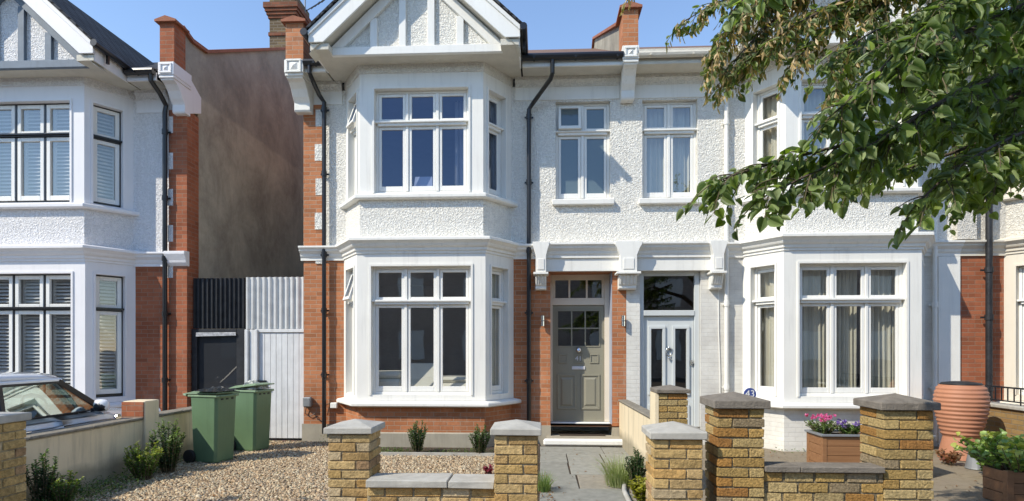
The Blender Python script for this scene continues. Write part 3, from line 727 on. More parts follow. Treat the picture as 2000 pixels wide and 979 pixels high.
gp = MB()
for a, b in pan: gp.face([fc(a+.05,-.02,.90),fc(b-.05,-.02,.90),fc(b-.05,-.02,2.02),fc(a+.05,-.02,2.02)])
gp.build('door_pane', M['glassdoor'], do, normals=False)
kn = MB(); kc = fc(2.26,.03,1.62)
kn.tube([(kc[0]+.055*math.sin(t*.5236),kc[1],kc[2]+.07*math.cos(t*.5236)) for t in range(13)], .011, 8); kn.lathe([(.03,0),(.04,.02),(.0,.04)], (kc[0],kc[1]-.01,kc[2]+.05), 12); kn.lathe([(.02,0),(.028,.02),(0,.04)], (kc[0],kc[1]-.01,kc[2]-.13), 12)
kn.build('door_knocker', M['chrome'], do, smooth=True)
kl = MB(); q = fc(2.655,.0,1.42); kl.box(q[0]-.018,q[0]+.018,q[1]-.03,q[1],q[2]-.05,q[2]+.05); kl.box(q[0]-.025,q[0]+.025,q[1]-.06,q[1]-.03,q[2]-.02,q[2]+.02); kl.build('door_lock', M['chrome'], do, bevel=.008)
# ================================================================ house A: cool white, black framed windows, shutters
AX, AF, AZ = -8.96, -6.44, -.085
HA = thing('terraced_house', 'white house with black edged shuttered windows and blue grey gable timbers at left', 'house', (AX,0,0))
bay(HA, AX, AZ, SA); gable(HA, AX, AZ, SA, M['greytimber'])
a_ = MB(); a_.wall(FLAT, AF-6.5, AF, -.1, 3.2, [(AX-1.40, AX+1.40, .2, 3.2, 0)])
a_.build_split('brick_wall', M['brickA'], HA)
a2 = MB(); a2.wall(FLAT, AF-6.5, AF-.30, 3.4, 6.3, [(AX-1.40, AX+1.40, 3.4, 6.25, 0)]); a2.build_split('roughcast_wall', M['roughA'], HA)
a3 = MB(); a3.box(AF-.34, AF, -.03, .34, 3.17, 6.02); a3.box(AF-.34, AF, -.03, .34, -.1, 3.17); a3.build('brick_pilaster', M['brickA'], HA)
for k in range(5): zz = 5.9-k*.66; MB().box(AF-.36, AF-.26, -.04, -.0, zz-.3, zz).build('quoin', M['roughA'], HA)
band(MB(), AX+1.5, AF-.30, AZ).build('storey_band', M['trimA'], HA)
MB().prism([(.0,3.17),(-.05,3.17),(-.10,3.23),(-.11,3.27),(-.16,3.38),(-.16,3.43),(.0,3.44)], lambda a, b, c: (c, a, b), AF-.36, AF+.03).build('pilaster_capital', M['trimA'], HA, bevel=.006)
cove(HA, AX+1.56, AF-.36, AZ, SA); eave(HA, AX+1.70, AF-.30, AZ, SA); roof_main(HA, AF-6.5, AF-.3, AZ, M['slate'])
corbel(HA, AF-.20, AF+.06, AZ, SA, top=7.45, yp=-.172)
MB().prism([(.0,6.62),(.36,6.40),(.36,6.10),(.0,5.96)], lambda a, b, c: (c, a, b), AF-.18, AF+.04).build('corbel_return', M['trimA'], HA, bevel=.006)
fw = MB(); fw.prism([(.34,-.1),(.34,6.40),(-.17,6.60),(-.17,7.42),(.12,7.32),(.6,7.36),(4.7,9.50),(5.6,9.35),(9.5,7.4),(9.5,-.1)], lambda a, b, c: (c, a, b), AF-.30, AF-.02); fw.build('flank_wall', M['stucco'], HA)
fc2 = MB(); fc2.prism([(-.17,7.424),(-.17,7.48),(.12,7.39),(.6,7.43),(4.7,9.57),(5.6,9.42),(9.5,7.47),(9.5,7.404),(5.6,9.354),(4.7,9.504),(.6,7.364),(.12,7.324)], lambda a, b, c: (c, a, b), AF-.34, AF+.04); fc2.build('parapet_coping', M['coping'], HA)
xa = at(322,500,-.10)[0]
pipe(HA, [(xa+.0,-.50,6.47),(xa,-.49,6.36),(xa+.03,-.3,6.22),(xa+.02,-.10,6.08),(xa,-.10,5.95),(xa,-.10,-.1)], .04, M['black'], [(xa,-.10,v) for v in (5.6,4.4,3.3,2.3,1.1)])
room(HA, (AF-6.3, AF-.35), AZ)
ch = MB(); x0, x1 = AF-.64, AF+.03; ch.box(x0, x1, 4.62, 5.6, 8.6, 10.95); ch.build('chimney_stack', bricks('yellow_chimney_brick', (.27,.20,.11), (.15,.11,.07), (.26,.22,.17), .012, .7), HA)
cb_ = MB()
for z0_, z1_, o in ((9.83,9.92,.025),(10.28,10.36,.03),(10.36,10.44,.06),(10.44,10.52,.09),(10.52,10.66,.12)): cb_.box(x0-o, x1+o, 4.62-o, 5.6+o, z0_, z1_)
cb_.build('chimney_band', bricks('sooty_red_brick', (.30,.12,.07), (.20,.08,.05), (.2,.14,.1)), HA)
ae = MB(); p0 = at(596,40,5.3); ae.tube([(p0[0],p0[1],9.3),(p0[0],p0[1],12.3)], .018, 6)
ae.build('aerial_mast', M['zinc'], HA)
ab = MB(); c0 = at(624,6,5.3); c1 = at(610,14,5.3); ab.bar(at(640,-4,5.3), at(597,22,5.3), .02, .02)
for t in (.1,.3,.5,.7): 
    q = Vector(at(640,-4,5.3)).lerp(Vector(at(606,17,5.3)), t); ab.bar(q+Vector((-.12,.0,-.1)), q+Vector((.12,0,.1)), .012, .012)
ab.build('aerial_antenna', M['black'], HA)
# ================================================================ house D: cream, far right
DX, DF = 7.16+2.27, XE+.002
HD = thing('terraced_house', 'cream painted house with red brick strip and black downpipe at right edge', 'house', (DX,0,0))
bay(HD, DX, 0, SD); gable(HD, DX, 0, SD, M['cream'])
MB().wall(FLAT, DF, DX+4, -.05, 3.27, [(DX-1.4, DX+1.4, .3, 3.27, 0)]).build_split('brick_wall', M['brickA'], HD)
MB().wall(FLAT, DF, DX+4, 3.5, 6.4, [(DX-1.4, DX+1.4, 3.5, 6.25, 0)]).build_split('roughcast_wall', M['roughD'], HD)
bb = band(MB(), DF, DX-1.5, 0); bb.build('storey_band', M['cream'], HD)
MB().box(DF-.1, DF+.22, -.10, -.002, 3.53, 6.3).build('party_pilaster', M['roughD'], HD)
eave(HD, DF, DX-1.7, 0, SD); roof_main(HD, DF, DX+4, 0, M['rooftile'])
xd = at(1930,600,-.12)[0]
pipe(HD, [(xd,-.50,6.56),(xd,-.4,6.3),(xd,-.14,6.1),(xd,-.14,.0)], .05, M['blackmatt'], [(xd,-.14,v) for v in (4.4,3.0,2.2,1.0)])
room(HD, (DF+.05, DX+3.5), 0)
# ================================================================ curtains, sofa, board
f0, fl_, fr2, L = frames(BX, LOW); u0, ul, ur, LU = frames(BX, UPP)
curtain(fr2, .40, .95, .9, 3.0, -.20, 'cream curtain at the right side light of the ground floor bay above orange brick', M['curtainW'], 5)
curtain(ur, .40, .95, 4.35, 6.0, -.20, 'cream curtain at the right side light of the bay below the central white gable', M['curtain'], 5)
curtain(u0, 1.56, 1.82, 4.35, 6.0, -.42, 'blue grey curtain edge inside the front upper panes of the central bay', M['curtain'], 3)
c0f, c0l, c0r, LC = frames(CX, LOW); cuf, cul, cur, _ = frames(CX, UPP)
curtain(c0f, .28, .82, .88, 3.04, -.30, 'oatmeal curtain in left third of the front bay window behind flower box', M['curtain'], 7)
curtain(c0f, .90, 1.36, .88, 3.04, -.34, 'oatmeal curtain in middle of the front bay window behind flower box', M['curtain'], 6)
curtain(c0f, 1.42, 1.92, .88, 3.04, -.30, 'oatmeal curtain in right third of the front bay window behind flower box', M['curtain'], 6)
curtain(c0l, .19, .62, .88, 3.04, -.28, 'oatmeal curtain at the left side light beside the blue number plaque', M['curtainW'], 6)
curtain(cuf, .25, 1.85, 4.3, 6.0, -.32, 'oatmeal curtain in the upper front bay window behind the leafy branch', M['curtain'], 16)
curtain(cul, .19, .62, 4.3, 6.0, -.28, 'oatmeal curtain at the upper left side light just above the leaf tip', M['curtainW'], 6)
curtain(FLAT, 1.80, 2.24, 4.3, 6.02, -.30, 'oatmeal curtain in left half of the narrow window over the blue door', M['curtain'], 5)
curtain(FLAT, 2.28, 2.72, 4.3, 6.02, -.30, 'oatmeal curtain in right half of the narrow window over the blue door', M['curtain'], 5)
so = thing('sofa', 'cream sofa with loose cushions seen through the ground floor bay window', 'sofa', (BX,.3,.3))
def cushion(x0, x1, y0, y1, z0, z1, nm):
    mb = MB(); mb.box(x0, x1, y0, y1, z0, z1); mb.build(nm, M['sofa'], so, bevel=.05, smooth=False)
cushion(BX-1.25, BX-.40, -.34, .45, .3, 1.14, 'seat'); cushion(BX-1.2, BX-.42, -.32, .35, 1.145, 1.27, 'seat_cushion'); cushion(BX+.12, BX+1.1, -.34, .45, .3, 1.07, 'seat'); cushion(BX+.16, BX+1.05, -.30, .40, 1.075, 1.18, 'seat_cushion')
cm = MB(); cm.bar((BX-.15,-.2,.95), (BX-.15,.08,1.40), .62, .09, up=(0,-1,.5)); cm.build('scatter_cushion', M['sofa'], so, bevel=.03)
bo = MB(); q = [u0(.86,-.22,4.30), u0(1.20,-.22,4.30), u0(1.18,-.32,4.66), u0(.88,-.32,4.66)]
bo.hexa(q+[(x,y+.03,zz) for x, y, zz in q]); tag(bo.build('white_board', M['white'], None, base=q[0]), 'blank white board propped inside the upper bay window on its sill', 'board')
# wall lamps each side of the olive door
for px, lab in ((1059.5, 'small chrome wall lamp on orange brick left of the olive door'), (1217, 'small chrome wall lamp on the narrow brick pier right of the olive door')):
    p = at(px, 627, -.06); t = thing('wall_lamp', lab, 'wall lamp', (p[0],0,p[2]), 'chrome wall lamps by the olive door')
    mb = MB(); mb.lathe([(.028,-.095),(.033,-.09),(.033,-.008),(.028,-.004)], (p[0],-.075,p[2]), 16); mb.lathe([(.028,.004),(.033,.008),(.033,.09),(.028,.095)], (p[0],-.075,p[2]), 16); mb.build('lamp_body', M['chrome'], t)
    b2 = MB(); b2.box(p[0]-.025, p[0]+.025, -.05, -.0, p[2]-.05, p[2]+.05); b2.build('back_plate', M['zinc'], t)
mt = MB(); mt.box(.33,1.13,-.02,.30,.129,.145); tag(mt.build('doormat', M['mat'], None, base=(.7,.1,.13)), 'dark coir doormat on the step before the olive door', 'doormat')
# ================================================================ ground
def sheet(name, pts, z, mat, kind='structure'):
    return struct(MB().face([(x, y, z) for x, y in pts]).build(name, mat, None, base=(pts[0][0], pts[0][1], z)), kind)
sheet('ground', [(-400,-400),(400,-400),(400,400),(-400,400)], -.10, M['earth'])
sheet('driveway', [(-12,-6.35),(-5.5,-6.35),(-5.5,.05),(-12,.05)], -.085, M['paving'])
sheet('gravel_bed', [(-5.5,-6.35),(-.03,-6.35),(-.03,.3),(-5.5,.3)], -.012, M['gravel'])
sheet('front_patio', [(1.5,-6.35),(12,-6.35),(12,.1),(1.5,.1)], -.01, M['patio'])
sheet('pavement', [(-60,-8.6),(60,-8.6),(60,-6.35),(-60,-6.35)], -.03, M['paving'])
kb_ = MB(); kb_.box(-60,60,-8.75,-8.6,-.2,-.03); struct(kb_.build('kerb', M['stone']))
sheet('road', [(-60,-15),(60,-15),(60,-8.75),(-60,-8.75)], -.095, M['asphalt'])
# gravel stones (nobody could count them)
n = 100000
gx = rng.uniform(-5.42, -.05, n); gy = -.1-6.1*rng.random(n)**.85
ok = ~((gx > -2.95) & (gy > -1.38)) & ~((gx > -4.76) & (gx < -4.38) & (gy < -5.6))
gx, gy = gx[ok], gy[ok]; n = len(gx)
r = rng.gamma(6, .0011, n)+.0032
base = np.array([[-1,-1,-.8],[1,-.9,-.9],[.9,1,-.8],[-1,.9,-.9],[-.8,-.9,.8],[.9,-.8,.9],[.8,.9,.7],[-.9,.8,.9]])
V = base[None]*(1+rng.normal(0,.18,(n,8,3)))*r[:,None,None]*np.stack([np.ones(n)*1.1, rng.uniform(.7,1.1,n), rng.uniform(.45,.8,n)],1)[:,None,:]
a = rng.uniform(0,6.283,n); t1 = rng.normal(0,.4,n); ca, sa = np.cos(a)[:,None], np.sin(a)[:,None]
X, Y, Z = V[...,0], V[...,1], V[...,2]+t1[:,None]*V[...,0]
V = np.stack([ca*X-sa*Y+gx[:,None], sa*X+ca*Y+gy[:,None], Z+(r*.3+rng.uniform(-.004,.008,n))[:,None]],2).reshape(-1,3)
F = np.array([[3,2,1,0],[4,5,6,7],[0,1,5,4],[1,2,6,5],[2,3,7,6],[3,0,4,7]])
F = (F[None]+(np.arange(n)*8)[:,None,None]).reshape(-1,4)
pal = np.array([[.62,.47,.33],[.68,.55,.40],[.50,.36,.24],[.70,.61,.48],[.57,.42,.28],[.42,.32,.24],[.72,.63,.48]])
cols = np.repeat(pal[rng.integers(0,7,n)]*rng.uniform(.62,1.02,(n,1))*np.array([1,.97,.87]), 6, 0)
struct(npmesh('gravel', V, F, M['pebble'], None, cols), 'stuff')
# planting beds
sheet('planting_bed', [(-2.9,-1.36),(-.07,-1.36),(-.07,-.02),(-2.9,-.02)], .012, M['soil'])
ed = MB(); ed.box(-2.92,-.07,-1.40,-1.355,-.02,.055); ed.box(-2.95,-2.92,-1.40,-.02,-.02,.05); tag(ed.build('bed_edging', M['stone'], None, base=(-2.9,-1.4,0)), 'pale low edging strip between the gravel and the bay bed', 'edging')
# flagstone path
fl_ = MB(); yy = -.47
while yy > -6.9:
    h = random.uniform(.62,.86); cuts = [-.02]; x = random.uniform(.3,.62); cuts.append(x)
    x += random.uniform(.42,.6); cuts.append(x); cuts.append(1.40)
    if random.random() < .4: cuts.pop(1)
    for a, b in zip(cuts, cuts[1:]):
        g = random.uniform(.8,1.12); c = (.37*g, .36*g, .31*g)
        if random.random() < .3: c = (.39*g,.35*g,.28*g)
        j = lambda: random.uniform(-.006,.006); zt = .012+random.uniform(-.004,.004)
        P = [(a+.009+j(), yy-h+.009+j()),(b-.009+j(), yy-h+.009+j()),(b-.009+j(), yy-.009+j()),(a+.009+j(), yy-.009+j())]
        fl_.hexa([(p[0],p[1],-.04) for p in P]+[(p[0],p[1],zt) for p in P], c)
    yy -= h
struct(fl_.build('garden_path', M['flag'], None, bevel=.006, base=(.7,-3,0)))
sheet('path_joints', [(-.05,-6.9),(1.5,-6.9),(1.5,-.3),(-.05,-.3)], -.002, M['soil'])
sheet('path_border', [(.95,-6.2),(1.42,-6.2),(1.42,-2.7),(1.12,-3.1)], .028, M['soil'])
eg = MB(); eg.tube([(1.40,-2.5,.03),(1.2,-2.85,.045),(1.02,-3.2,.045),(.95,-3.7,.045),(.93,-4.5,.045),(.93,-5.9,.04)], .028, 8); tag(eg.build('border_edging', M['stone'], None, base=(.95,-4,0), smooth=True), 'pale rounded edging curving along the border right of the flagstone path', 'edging')
# ================================================================ masonry piers and walls
STOCK = [(.62,.46,.22),(.60,.44,.21),(.64,.49,.26),(.55,.39,.19),(.61,.46,.25),(.58,.42,.19),(.62,.52,.36),(.60,.40,.17),(.48,.33,.20),(.63,.47,.23)]
RUST = [(.66,.50,.24),(.64,.47,.20),(.62,.43,.17),(.58,.33,.11),(.66,.54,.30),(.48,.40,.28),(.66,.48,.20),(.67,.53,.27),(.52,.28,.10),(.65,.50,.24)]
def brk(mb, x0, x1, y0, y1, z0, z1, pal, jit):
    c = random.choice(pal); g = random.uniform(.74,1.04); mb.box(x0, x1, y0, y1, z0, z1, col=(c[0]*g*1.18, c[1]*g*1.08, c[2]*g*.92), jit=jit)
def pier_mesh(mb, x0, x1, y0, y1, z0, z1, pal, mort, jit=.0035, g=.0055):
    mb.box(x0+.011, x1-.011, y0+.011, y1-.011, z0, z1, col=mort)
    n = round((z1-z0)/.075); h = (z1-z0)/n; w = x1-x0; d = y1-y0; q = .34; s = (w-.11*w/q)
    for k in range(n):
        a, b = z0+k*h+g, z0+(k+1)*h-g; e = .105*w/q; f = .105*d/q
        if k % 2:
            L = [(x0, x1-e-2*g, y0, y0+f), (x1-e, x1, y0, y1-f-2*g), (x0+e+2*g, x1, y1-f, y1), (x0, x0+e, y0+f+2*g, y1)]
        else:
            L = [(x0+e+2*g, x1, y0, y0+f), (x0, x0+e, y0, y1-f-2*g), (x0, x1-e-2*g, y1-f, y1), (x1-e, x1, y0+f+2*g, y1)]
        for r4 in L: brk(mb, *r4, a, b, pal, jit)
def wall_mesh(mb, x0, x1, y0, y1, z0, z1, pal, mort, jit=.0035, g=.0055, mix=True):
    mb.box(x0, x1, y0+.011, y1-.011, z0, z1-.004, col=mort)
    n = round((z1-z0)/.075); h = (z1-z0)/n
    for k in range(n):
        x = x0+(.0 if k % 2 else -.11)+.004*k; i = k
        while x < x1-.02:
            L = .215 if not mix or random.random() < .75 else .105
            a, b = max(x, x0)+g, min(x+L, x1)-g*.4
            if b-a > .03: brk(mb, a, b, y0, y1, z0+k*h+g, z0+(k+1)*h-g, pal, jit)
            x += L+.011
def cap_mesh(mb, x0, x1, y0, y1, z0, o=.045, t=.05, rise=.05):
    a0, a1, b0, b1 = x0-o, x1+o, y0-o, y1+o; cx, cy = (x0+x1)/2, (y0+y1)/2
    j = lambda: random.uniform(-.003,.003)
    P = [(a0+j(),b0+j(),z0+j()),(a1+j(),b0+j(),z0+j()),(a1+j(),b1+j(),z0),(a0+j(),b1+j(),z0)]; Q = [(p[0],p[1],z0+t+j()) for p in P]
    i = len(mb.v); mb.v += P+Q+[(cx,cy,z0+t+rise)]
    for f in ((3,2,1,0),(0,1,5,4),(1,2,6,5),(2,3,7,6),(3,0,4,7),(4,5,8),(5,6,8),(6,7,8),(7,4,8)): mb.f.append(tuple(i+q for q in f)); mb.c.append(None)
MO = (.50,.41,.26); MR = (.40,.33,.21)
def pxspan(l, r, t):
    a, b = ad(l,700,t), ad(r,700,t); return a[0], b[0], (a[1]+b[1])/2
def pier(root, l, r, t, zc, pal, mort, bm, cm, o=.03, tk=.05, rise=.05, z0=-.1, d=.335, nm='pier'):
    x0, x1, y = pxspan(l, r, t); mb = MB(); pier_mesh(mb, x0, x1, y, y+d, z0, zc, pal, mort)
    p = mb.build(nm, bm, root, bevel=.004); c = MB(); cap_mesh(c, x0, x1, y, y+d, zc+.002, o, tk, rise); c.build('cap', cm, p, bevel=.005)
    return x0, x1, y
W1 = thing('garden_wall', 'low yellow stock brick wall with pale coping between two pale capped piers', 'garden wall', (*ad(850,700,4.7)[:2],0))
a0, a1, ya = pier(W1, 640, 722, 4.75, .99, STOCK, MO, M['brickcol'], M['stone'])
b0, b1, yb = pier(W1, 965, 1050, 4.5, 1.015, STOCK, MO, M['brickcol'], M['stone'])
yw = (ya+yb)/2+.02; mb = MB(); wall_mesh(mb, a1, b0, yw, yw+.21, -.1, .585, STOCK, MO); mb.build('wall', M['brickcol'], W1, bevel=.004)
cp = MB(); xm = a1+.64*(b0-a1)
for q0, q1 in ((a1+.006, xm-.005), (xm+.005, b0-.006)): cp.box(q0, q1, yw-.045, yw+.25, .588, .645, jit=.003)
cp.build('coping', M['stone'], W1, bevel=.006)
W2 = thing('gate_pier', 'lone stock brick pier with pale pyramid cap right of the flagstone path', 'pier', (*ad(1325,700,4.4)[:2],0))
pier(W2, 1277, 1372, 4.35, 1.01, STOCK, MO, M['brickcol'], M['stone'], rise=.06)
W3 = thing('garden_wall', 'textured golden brick wall with dark grey coping and two dark capped piers', 'garden wall', (*ad(1610,700,4.5)[:2],0))
c0, c1, yc = pier(W3, 1402, 1492, 4.4, 1.232, RUST, MR, M['brickpit'], M['stoneD'], .034, .055, .055)
e0, e1, ye = pier(W3, 1728, 1822, 4.36, 1.222, RUST, MR, M['brickpit'], M['stoneD'], .034, .055, .055)
yw3 = max(yc, ye)+.004; mb = MB(); wall_mesh(mb, c1, e0, yw3, yw3+.11, -.1, .757, RUST, MR, mix=False); mb.build('wall', M['brickpit'], W3, bevel=.004)
cp = MB(); xs3 = [c1+.004, c1+.30*(e0-c1), e0-.004]
for q0, q1 in zip(xs3, xs3[1:]): cp.box(q0, q1-.004, yw3-.035, yw3+.16, .760, .802, jit=.003)
cp.build('coping', M['stoneD'], W3, bevel=.005)
W4 = thing('garden_pier', 'yellow brick pier with flat pale slab cap at the left edge', 'pier', (*ad(20,700,5.1)[:2],0))
x1_ = ad(52,700,5.15)[0]; y1_ = ad(52,700,5.15)[1]-.335; mb = MB(); pier_mesh(mb, x1_-.45, x1_, y1_, y1_+.335, -.1, 1.05, STOCK, MO); p = mb.build('pier', M['brickcol'], W4, bevel=.004)
c = MB(); c.box(x1_-.49, x1_+.025, y1_-.03, y1_+.365, 1.053, 1.12); c.build('cap', M['stone'], p, bevel=.006)
# rendered wall on the left of the gravel
W5 = thing('garden_wall', 'long beige rendered wall with mossy top beside the gravel drive and parked car', 'garden wall', (-5.5,-3.4,0))
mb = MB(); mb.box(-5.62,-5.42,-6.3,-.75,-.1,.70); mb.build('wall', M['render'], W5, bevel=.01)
mb = MB()
yy = -6.3
while yy < -.8: mb.box(-5.65,-5.395,yy,min(yy+.9,-.75)-.006,.703,.738,jit=.003); yy += .9
mb.build('coping', M['wallcap'], W5, bevel=.008)
mb = MB(); mb.box(-5.70,-5.385,-2.70,-2.40,-.1,.955); po = mb.build('post', M['render'], W5, bevel=.008)
mb = MB(); mb.box(-5.70,-5.40,-2.722,-2.703,.735,.945); mb.build('exposed_brick', M['brickA'], po)
# dividing wall and small pier between the two front doors
W6 = thing('garden_wall', 'short rendered dividing wall ending in a small golden brick pier between the two doors', 'garden wall', (1.46,-2,0))
mb = MB(); mb.hexa([(1.37,-3.4,-.05),(1.50,-3.4,-.05),(1.50,-.06,-.05),(1.37,-.06,-.05),(1.37,-3.4,.80),(1.50,-3.4,.80),(1.50,-.06,.745),(1.37,-.06,.745)]); mb.build('wall', M['render'], W6, bevel=.01)
mb = MB(); mb.hexa([(1.35,-3.4,.803),(1.52,-3.4,.803),(1.52,-.06,.748),(1.35,-.06,.748),(1.35,-3.4,.835),(1.52,-3.4,.835),(1.52,-.06,.78),(1.35,-.06,.78)]); mb.build('coping', M['wallcap'], W6, bevel=.01)
x0, x1, y = pier(W6, 1286, 1343, 6.9, 1.15, RUST, MR, M['brickpit'], M['stoneD'], .03, .045, .045)
mb = MB(); mb.box(x0-.035, x0+.004, y-.004, y+.34, -.1, 1.148); mb.build('rendered_side', M['render'], W6)
# party wall with railing at the right
W7 = thing('garden_wall', 'low brick party wall with stone top at the right behind the terracotta butt', 'garden wall', (7.25,-3,0))
mb = MB(); mb.box(7.17,7.39,-6.2,-.05,-.1,.74); mb.build('wall', bricks('yellow_party_brick', (.42,.28,.12), (.34,.21,.09), (.3,.24,.16)), W7)
mb = MB(); mb.box(7.13,7.42,-6.2,-.05,.743,.80); mb.build('coping', M['stone'], W7, bevel=.01)
rl = thing('railing', 'black iron railing standing on the brick party wall behind the terracotta butt', 'railing', (7.28,-2.5,.8))
mb = MB(); mb.box(7.265,7.295,-5.2,-.10,1.05,1.075); mb.box(7.265,7.295,-5.2,-.10,.84,.86); mb.build('rail', M['black'], rl)
for k in range(40):
    mb = MB(); yk = -.15-.125*k; mb.box(7.273,7.287,yk-.007,yk+.007,.80 if k%8 == 0 else .862,1.048); mb.build('bar', M['black'], rl)
# ================================================================ passage between houses: black and white sheds
def corrugated(x0, x1, y, z0, z1, pitch=.085, amp=.018):
    mb = MB(); n = int((x1-x0)/pitch*8); P = []
    for i in range(n+1):
        x = x0+(x1-x0)*i/n; ph = (x-x0)/pitch*6.283; P.append((x, y-amp*max(-.6, min(.6, math.sin(ph)))/.6))
    for a, b in zip(P, P[1:]): mb.face([(a[0],a[1],z0),(b[0],b[1],z0),(b[0],b[1],z1),(a[0],a[1],z1)])
    return mb
xm = at(481,600,.13)[0]
g1 = thing('side_gate', 'black painted side gate with glazed panel under black corrugated sheet', 'gate', ((AF+xm)/2,.1,0))
corrugated(AF+.02, xm-.01, .13, 2.04, 2.97).build('corrugated_sheet', M['blackmatt'], g1)
mb = MB(); mb.box(AF+.02,AF+.12,.08,.18,-.05,2.03); mb.box(xm-.16,xm-.01,.08,.18,-.05,2.03); mb.box(AF+.12,xm-.16,.08,.18,1.90,2.03); mb.box(AF+.12,xm-.16,.09,.17,-.05,.55); gf = mb.build('gate_frame', M['blackmatt'], g1, bevel=.006)
MB().face([(AF+.12,.13,.55),(xm-.16,.13,.55),(xm-.16,.13,1.90),(AF+.12,.13,1.90)]).build('gate_pane', glassmat('dirty_black_glass', (.03,.032,.036), .02, 1), gf, normals=False)
mb = MB(); mb.box(AF+.12,xm-.16,.055,.08,1.90,1.96,jit=.01); mb.build('flaking_rail', plain('peeling_white_paint', (.45,.45,.46), .8, .9, 18), gf)
g2 = thing('side_gate', 'white boarded side gate with latch under white corrugated sheet', 'gate', ((xm-4.287)/2,.1,0))
corrugated(xm+.005, -4.29, .11, 2.03, 2.98, .105).build('corrugated_sheet', M['corrW'], g2)
xd0 = at(507,700,.12)[0]
mb = MB(); mb.box(xm,xm+.06,.06,.16,-.05,2.02); mb.box(xm+.075,xd0-.07,.10,.14,-.05,2.02); mb.box(xd0-.06,xd0-.008,.04,.16,-.05,2.02); mb.box(xd0-.06,-4.30,.08,.18,1.965,2.025); mb.build('gate_frame', M['whitewood'], g2, bevel=.006)
mb = MB(); x = xd0; nb = 8; wb = (-4.305-xd0)/nb
for k in range(nb): mb.box(xd0+k*wb+.002, xd0+(k+1)*wb-.003, .10+.001*(k%2), .135, .03, 1.955)
gd = mb.build('gate_door', M['whitewood'], g2, bevel=.004)
mb = MB(); p = at(512,740,.08); mb.box(p[0]-.09,p[0]+.07,.06,.10,1.05,1.09); mb.tube([(p[0]+.04,.05,1.02),(p[0]+.04,.03,1.0),(p[0]+.08,.03,.99)], .012, 6); mb.build('latch', M['black'], gd)
# ================================================================ wheelie bins
def wheelie(label, corner, rot, lid_tilt, group):
    ca, sa = math.cos(rot), math.sin(rot); lx, ly = .212, -.19
    ox, oy = corner[0]-(ca*lx-sa*ly), corner[1]-(sa*lx+ca*ly)
    t = thing('wheelie_bin', label, 'wheelie bin', (ox,oy,0), group)
    f = lambda x, y, z: (ox+ca*x-sa*y, oy+sa*x+ca*y, z)
    mb = MB()
    prof = [(.0,.205,.185),(.03,.212,.19),(.5,.228,.20),(.90,.242,.208),(.955,.246,.21)]
    rings = []
    for z, hx, hy in prof:
        i = len(mb.v); c = .035
        pts = [(hx-c,-hy),(hx,-hy+c),(hx,hy-c),(hx-c,hy),(-hx+c,hy),(-hx,hy-c),(-hx,-hy+c),(-hx+c,-hy)]
        mb.v += [f(x, y, z+.02) for x, y in pts]; rings.append(i)
    for a, b in zip(rings, rings[1:]):
        for k in range(8): mb.f.append((a+k, a+(k+1)%8, b+(k+1)%8, b+k)); mb.c.append(None)
    mb.f.append(tuple(rings[0]+k for k in range(8))[::-1]); mb.c.append(None)
    body = mb.build('bin_body', M['binG'], t, bevel=.004)
    for q in (-.10,0,.10): MB().box(.236,.249,q-.022,q+.022,.925,.948,f).build('grip_slot', M['rubber'], t)
    rm = MB(); rm.box(-.265,.262,-.225,.225,.965,1.0,f); rm.box(.262,.28,-.16,.16,.97,.99,f); rm.build('rim', M['binL'], t, bevel=.012)
    hd = MB(); hd.tube([f(-.30,-.20,.985),f(-.36,-.19,1.0),f(-.36,.19,1.0),f(-.30,.20,.985)], .016, 8); hd.build('handle', M['binL'], t)
    th = lid_tilt
    g = lambda x, y, z: f(-.30+(x+.30)*math.cos(th)-(z-1.0)*math.sin(th), y, 1.006+(x+.30)*math.sin(th)+(z-1.0)*math.cos(th))
    ld = MB(); ld.box(-.31,.275,-.232,.232,1.0,1.02,g); ld.hexa([g(-.27,-.20,1.021),g(.25,-.20,1.021),g(.25,.20,1.021),g(-.27,.20,1.021),g(-.20,-.14,1.045),g(.18,-.14,1.045),g(.18,.14,1.045),g(-.20,.14,1.045)])
    ld.build('lid', M['binL'], t, bevel=.01)
    for s in (-1, 1):
        w = MB(); w.tube([f(-.225,s*.20,.10), f(-.225,s*.25,.10)], .10, 20); w.build('wheel', M['rubber'], t, bevel=.008)
    return f
fb1 = wheelie('green wheelie bin nearer the camera, against the rendered wall', ad(421,908,8.52), R(-14), R(1), 'green wheelie bins')
fb2 = wheelie('green wheelie bin standing in front of the white boarded gate', ad(497,884,9.5), R(-14), R(7), 'green wheelie bins')
def crumple(name, f, x0, x1, y0, y1, z, h, mat, label, cat):
    mb = MB(); n = 10; H = [[z+h*random.random()*(math.sin(math.pi*i/n)*math.sin(math.pi*j/n))**.4 for i in range(n+1)] for j in range(n+1)]
    for j in range(n):
        for i in range(n):
            q = lambda i, j: f(x0+(x1-x0)*i/n, y0+(y1-y0)*j/n, H[j][i])
            mb.face([q(i,j), q(i+1,j), q(i+1,j+1)]); mb.face([q(i,j), q(i+1,j+1), q(i,j+1)])
    return tag(mb.build(name, mat, None, base=f((x0+x1)/2,(y0+y1)/2,z)), label, cat)
crumple('plastic_bag', fb1, -.10, .29, -.27, .20, 1.055, .07, M['bag'], 'crumpled black plastic bag lying on the nearer green bin', 'plastic bag')
crumple('plastic_bag', fb2, -.12, .24, -.20, .18, 1.015, .16, plain('clear_crumpled_plastic', (.34,.36,.33), .3, .4, 12, .6, 20, .02), 'pale crumpled plastic stuffed under the raised lid of the farther green bin', 'plastic bag')
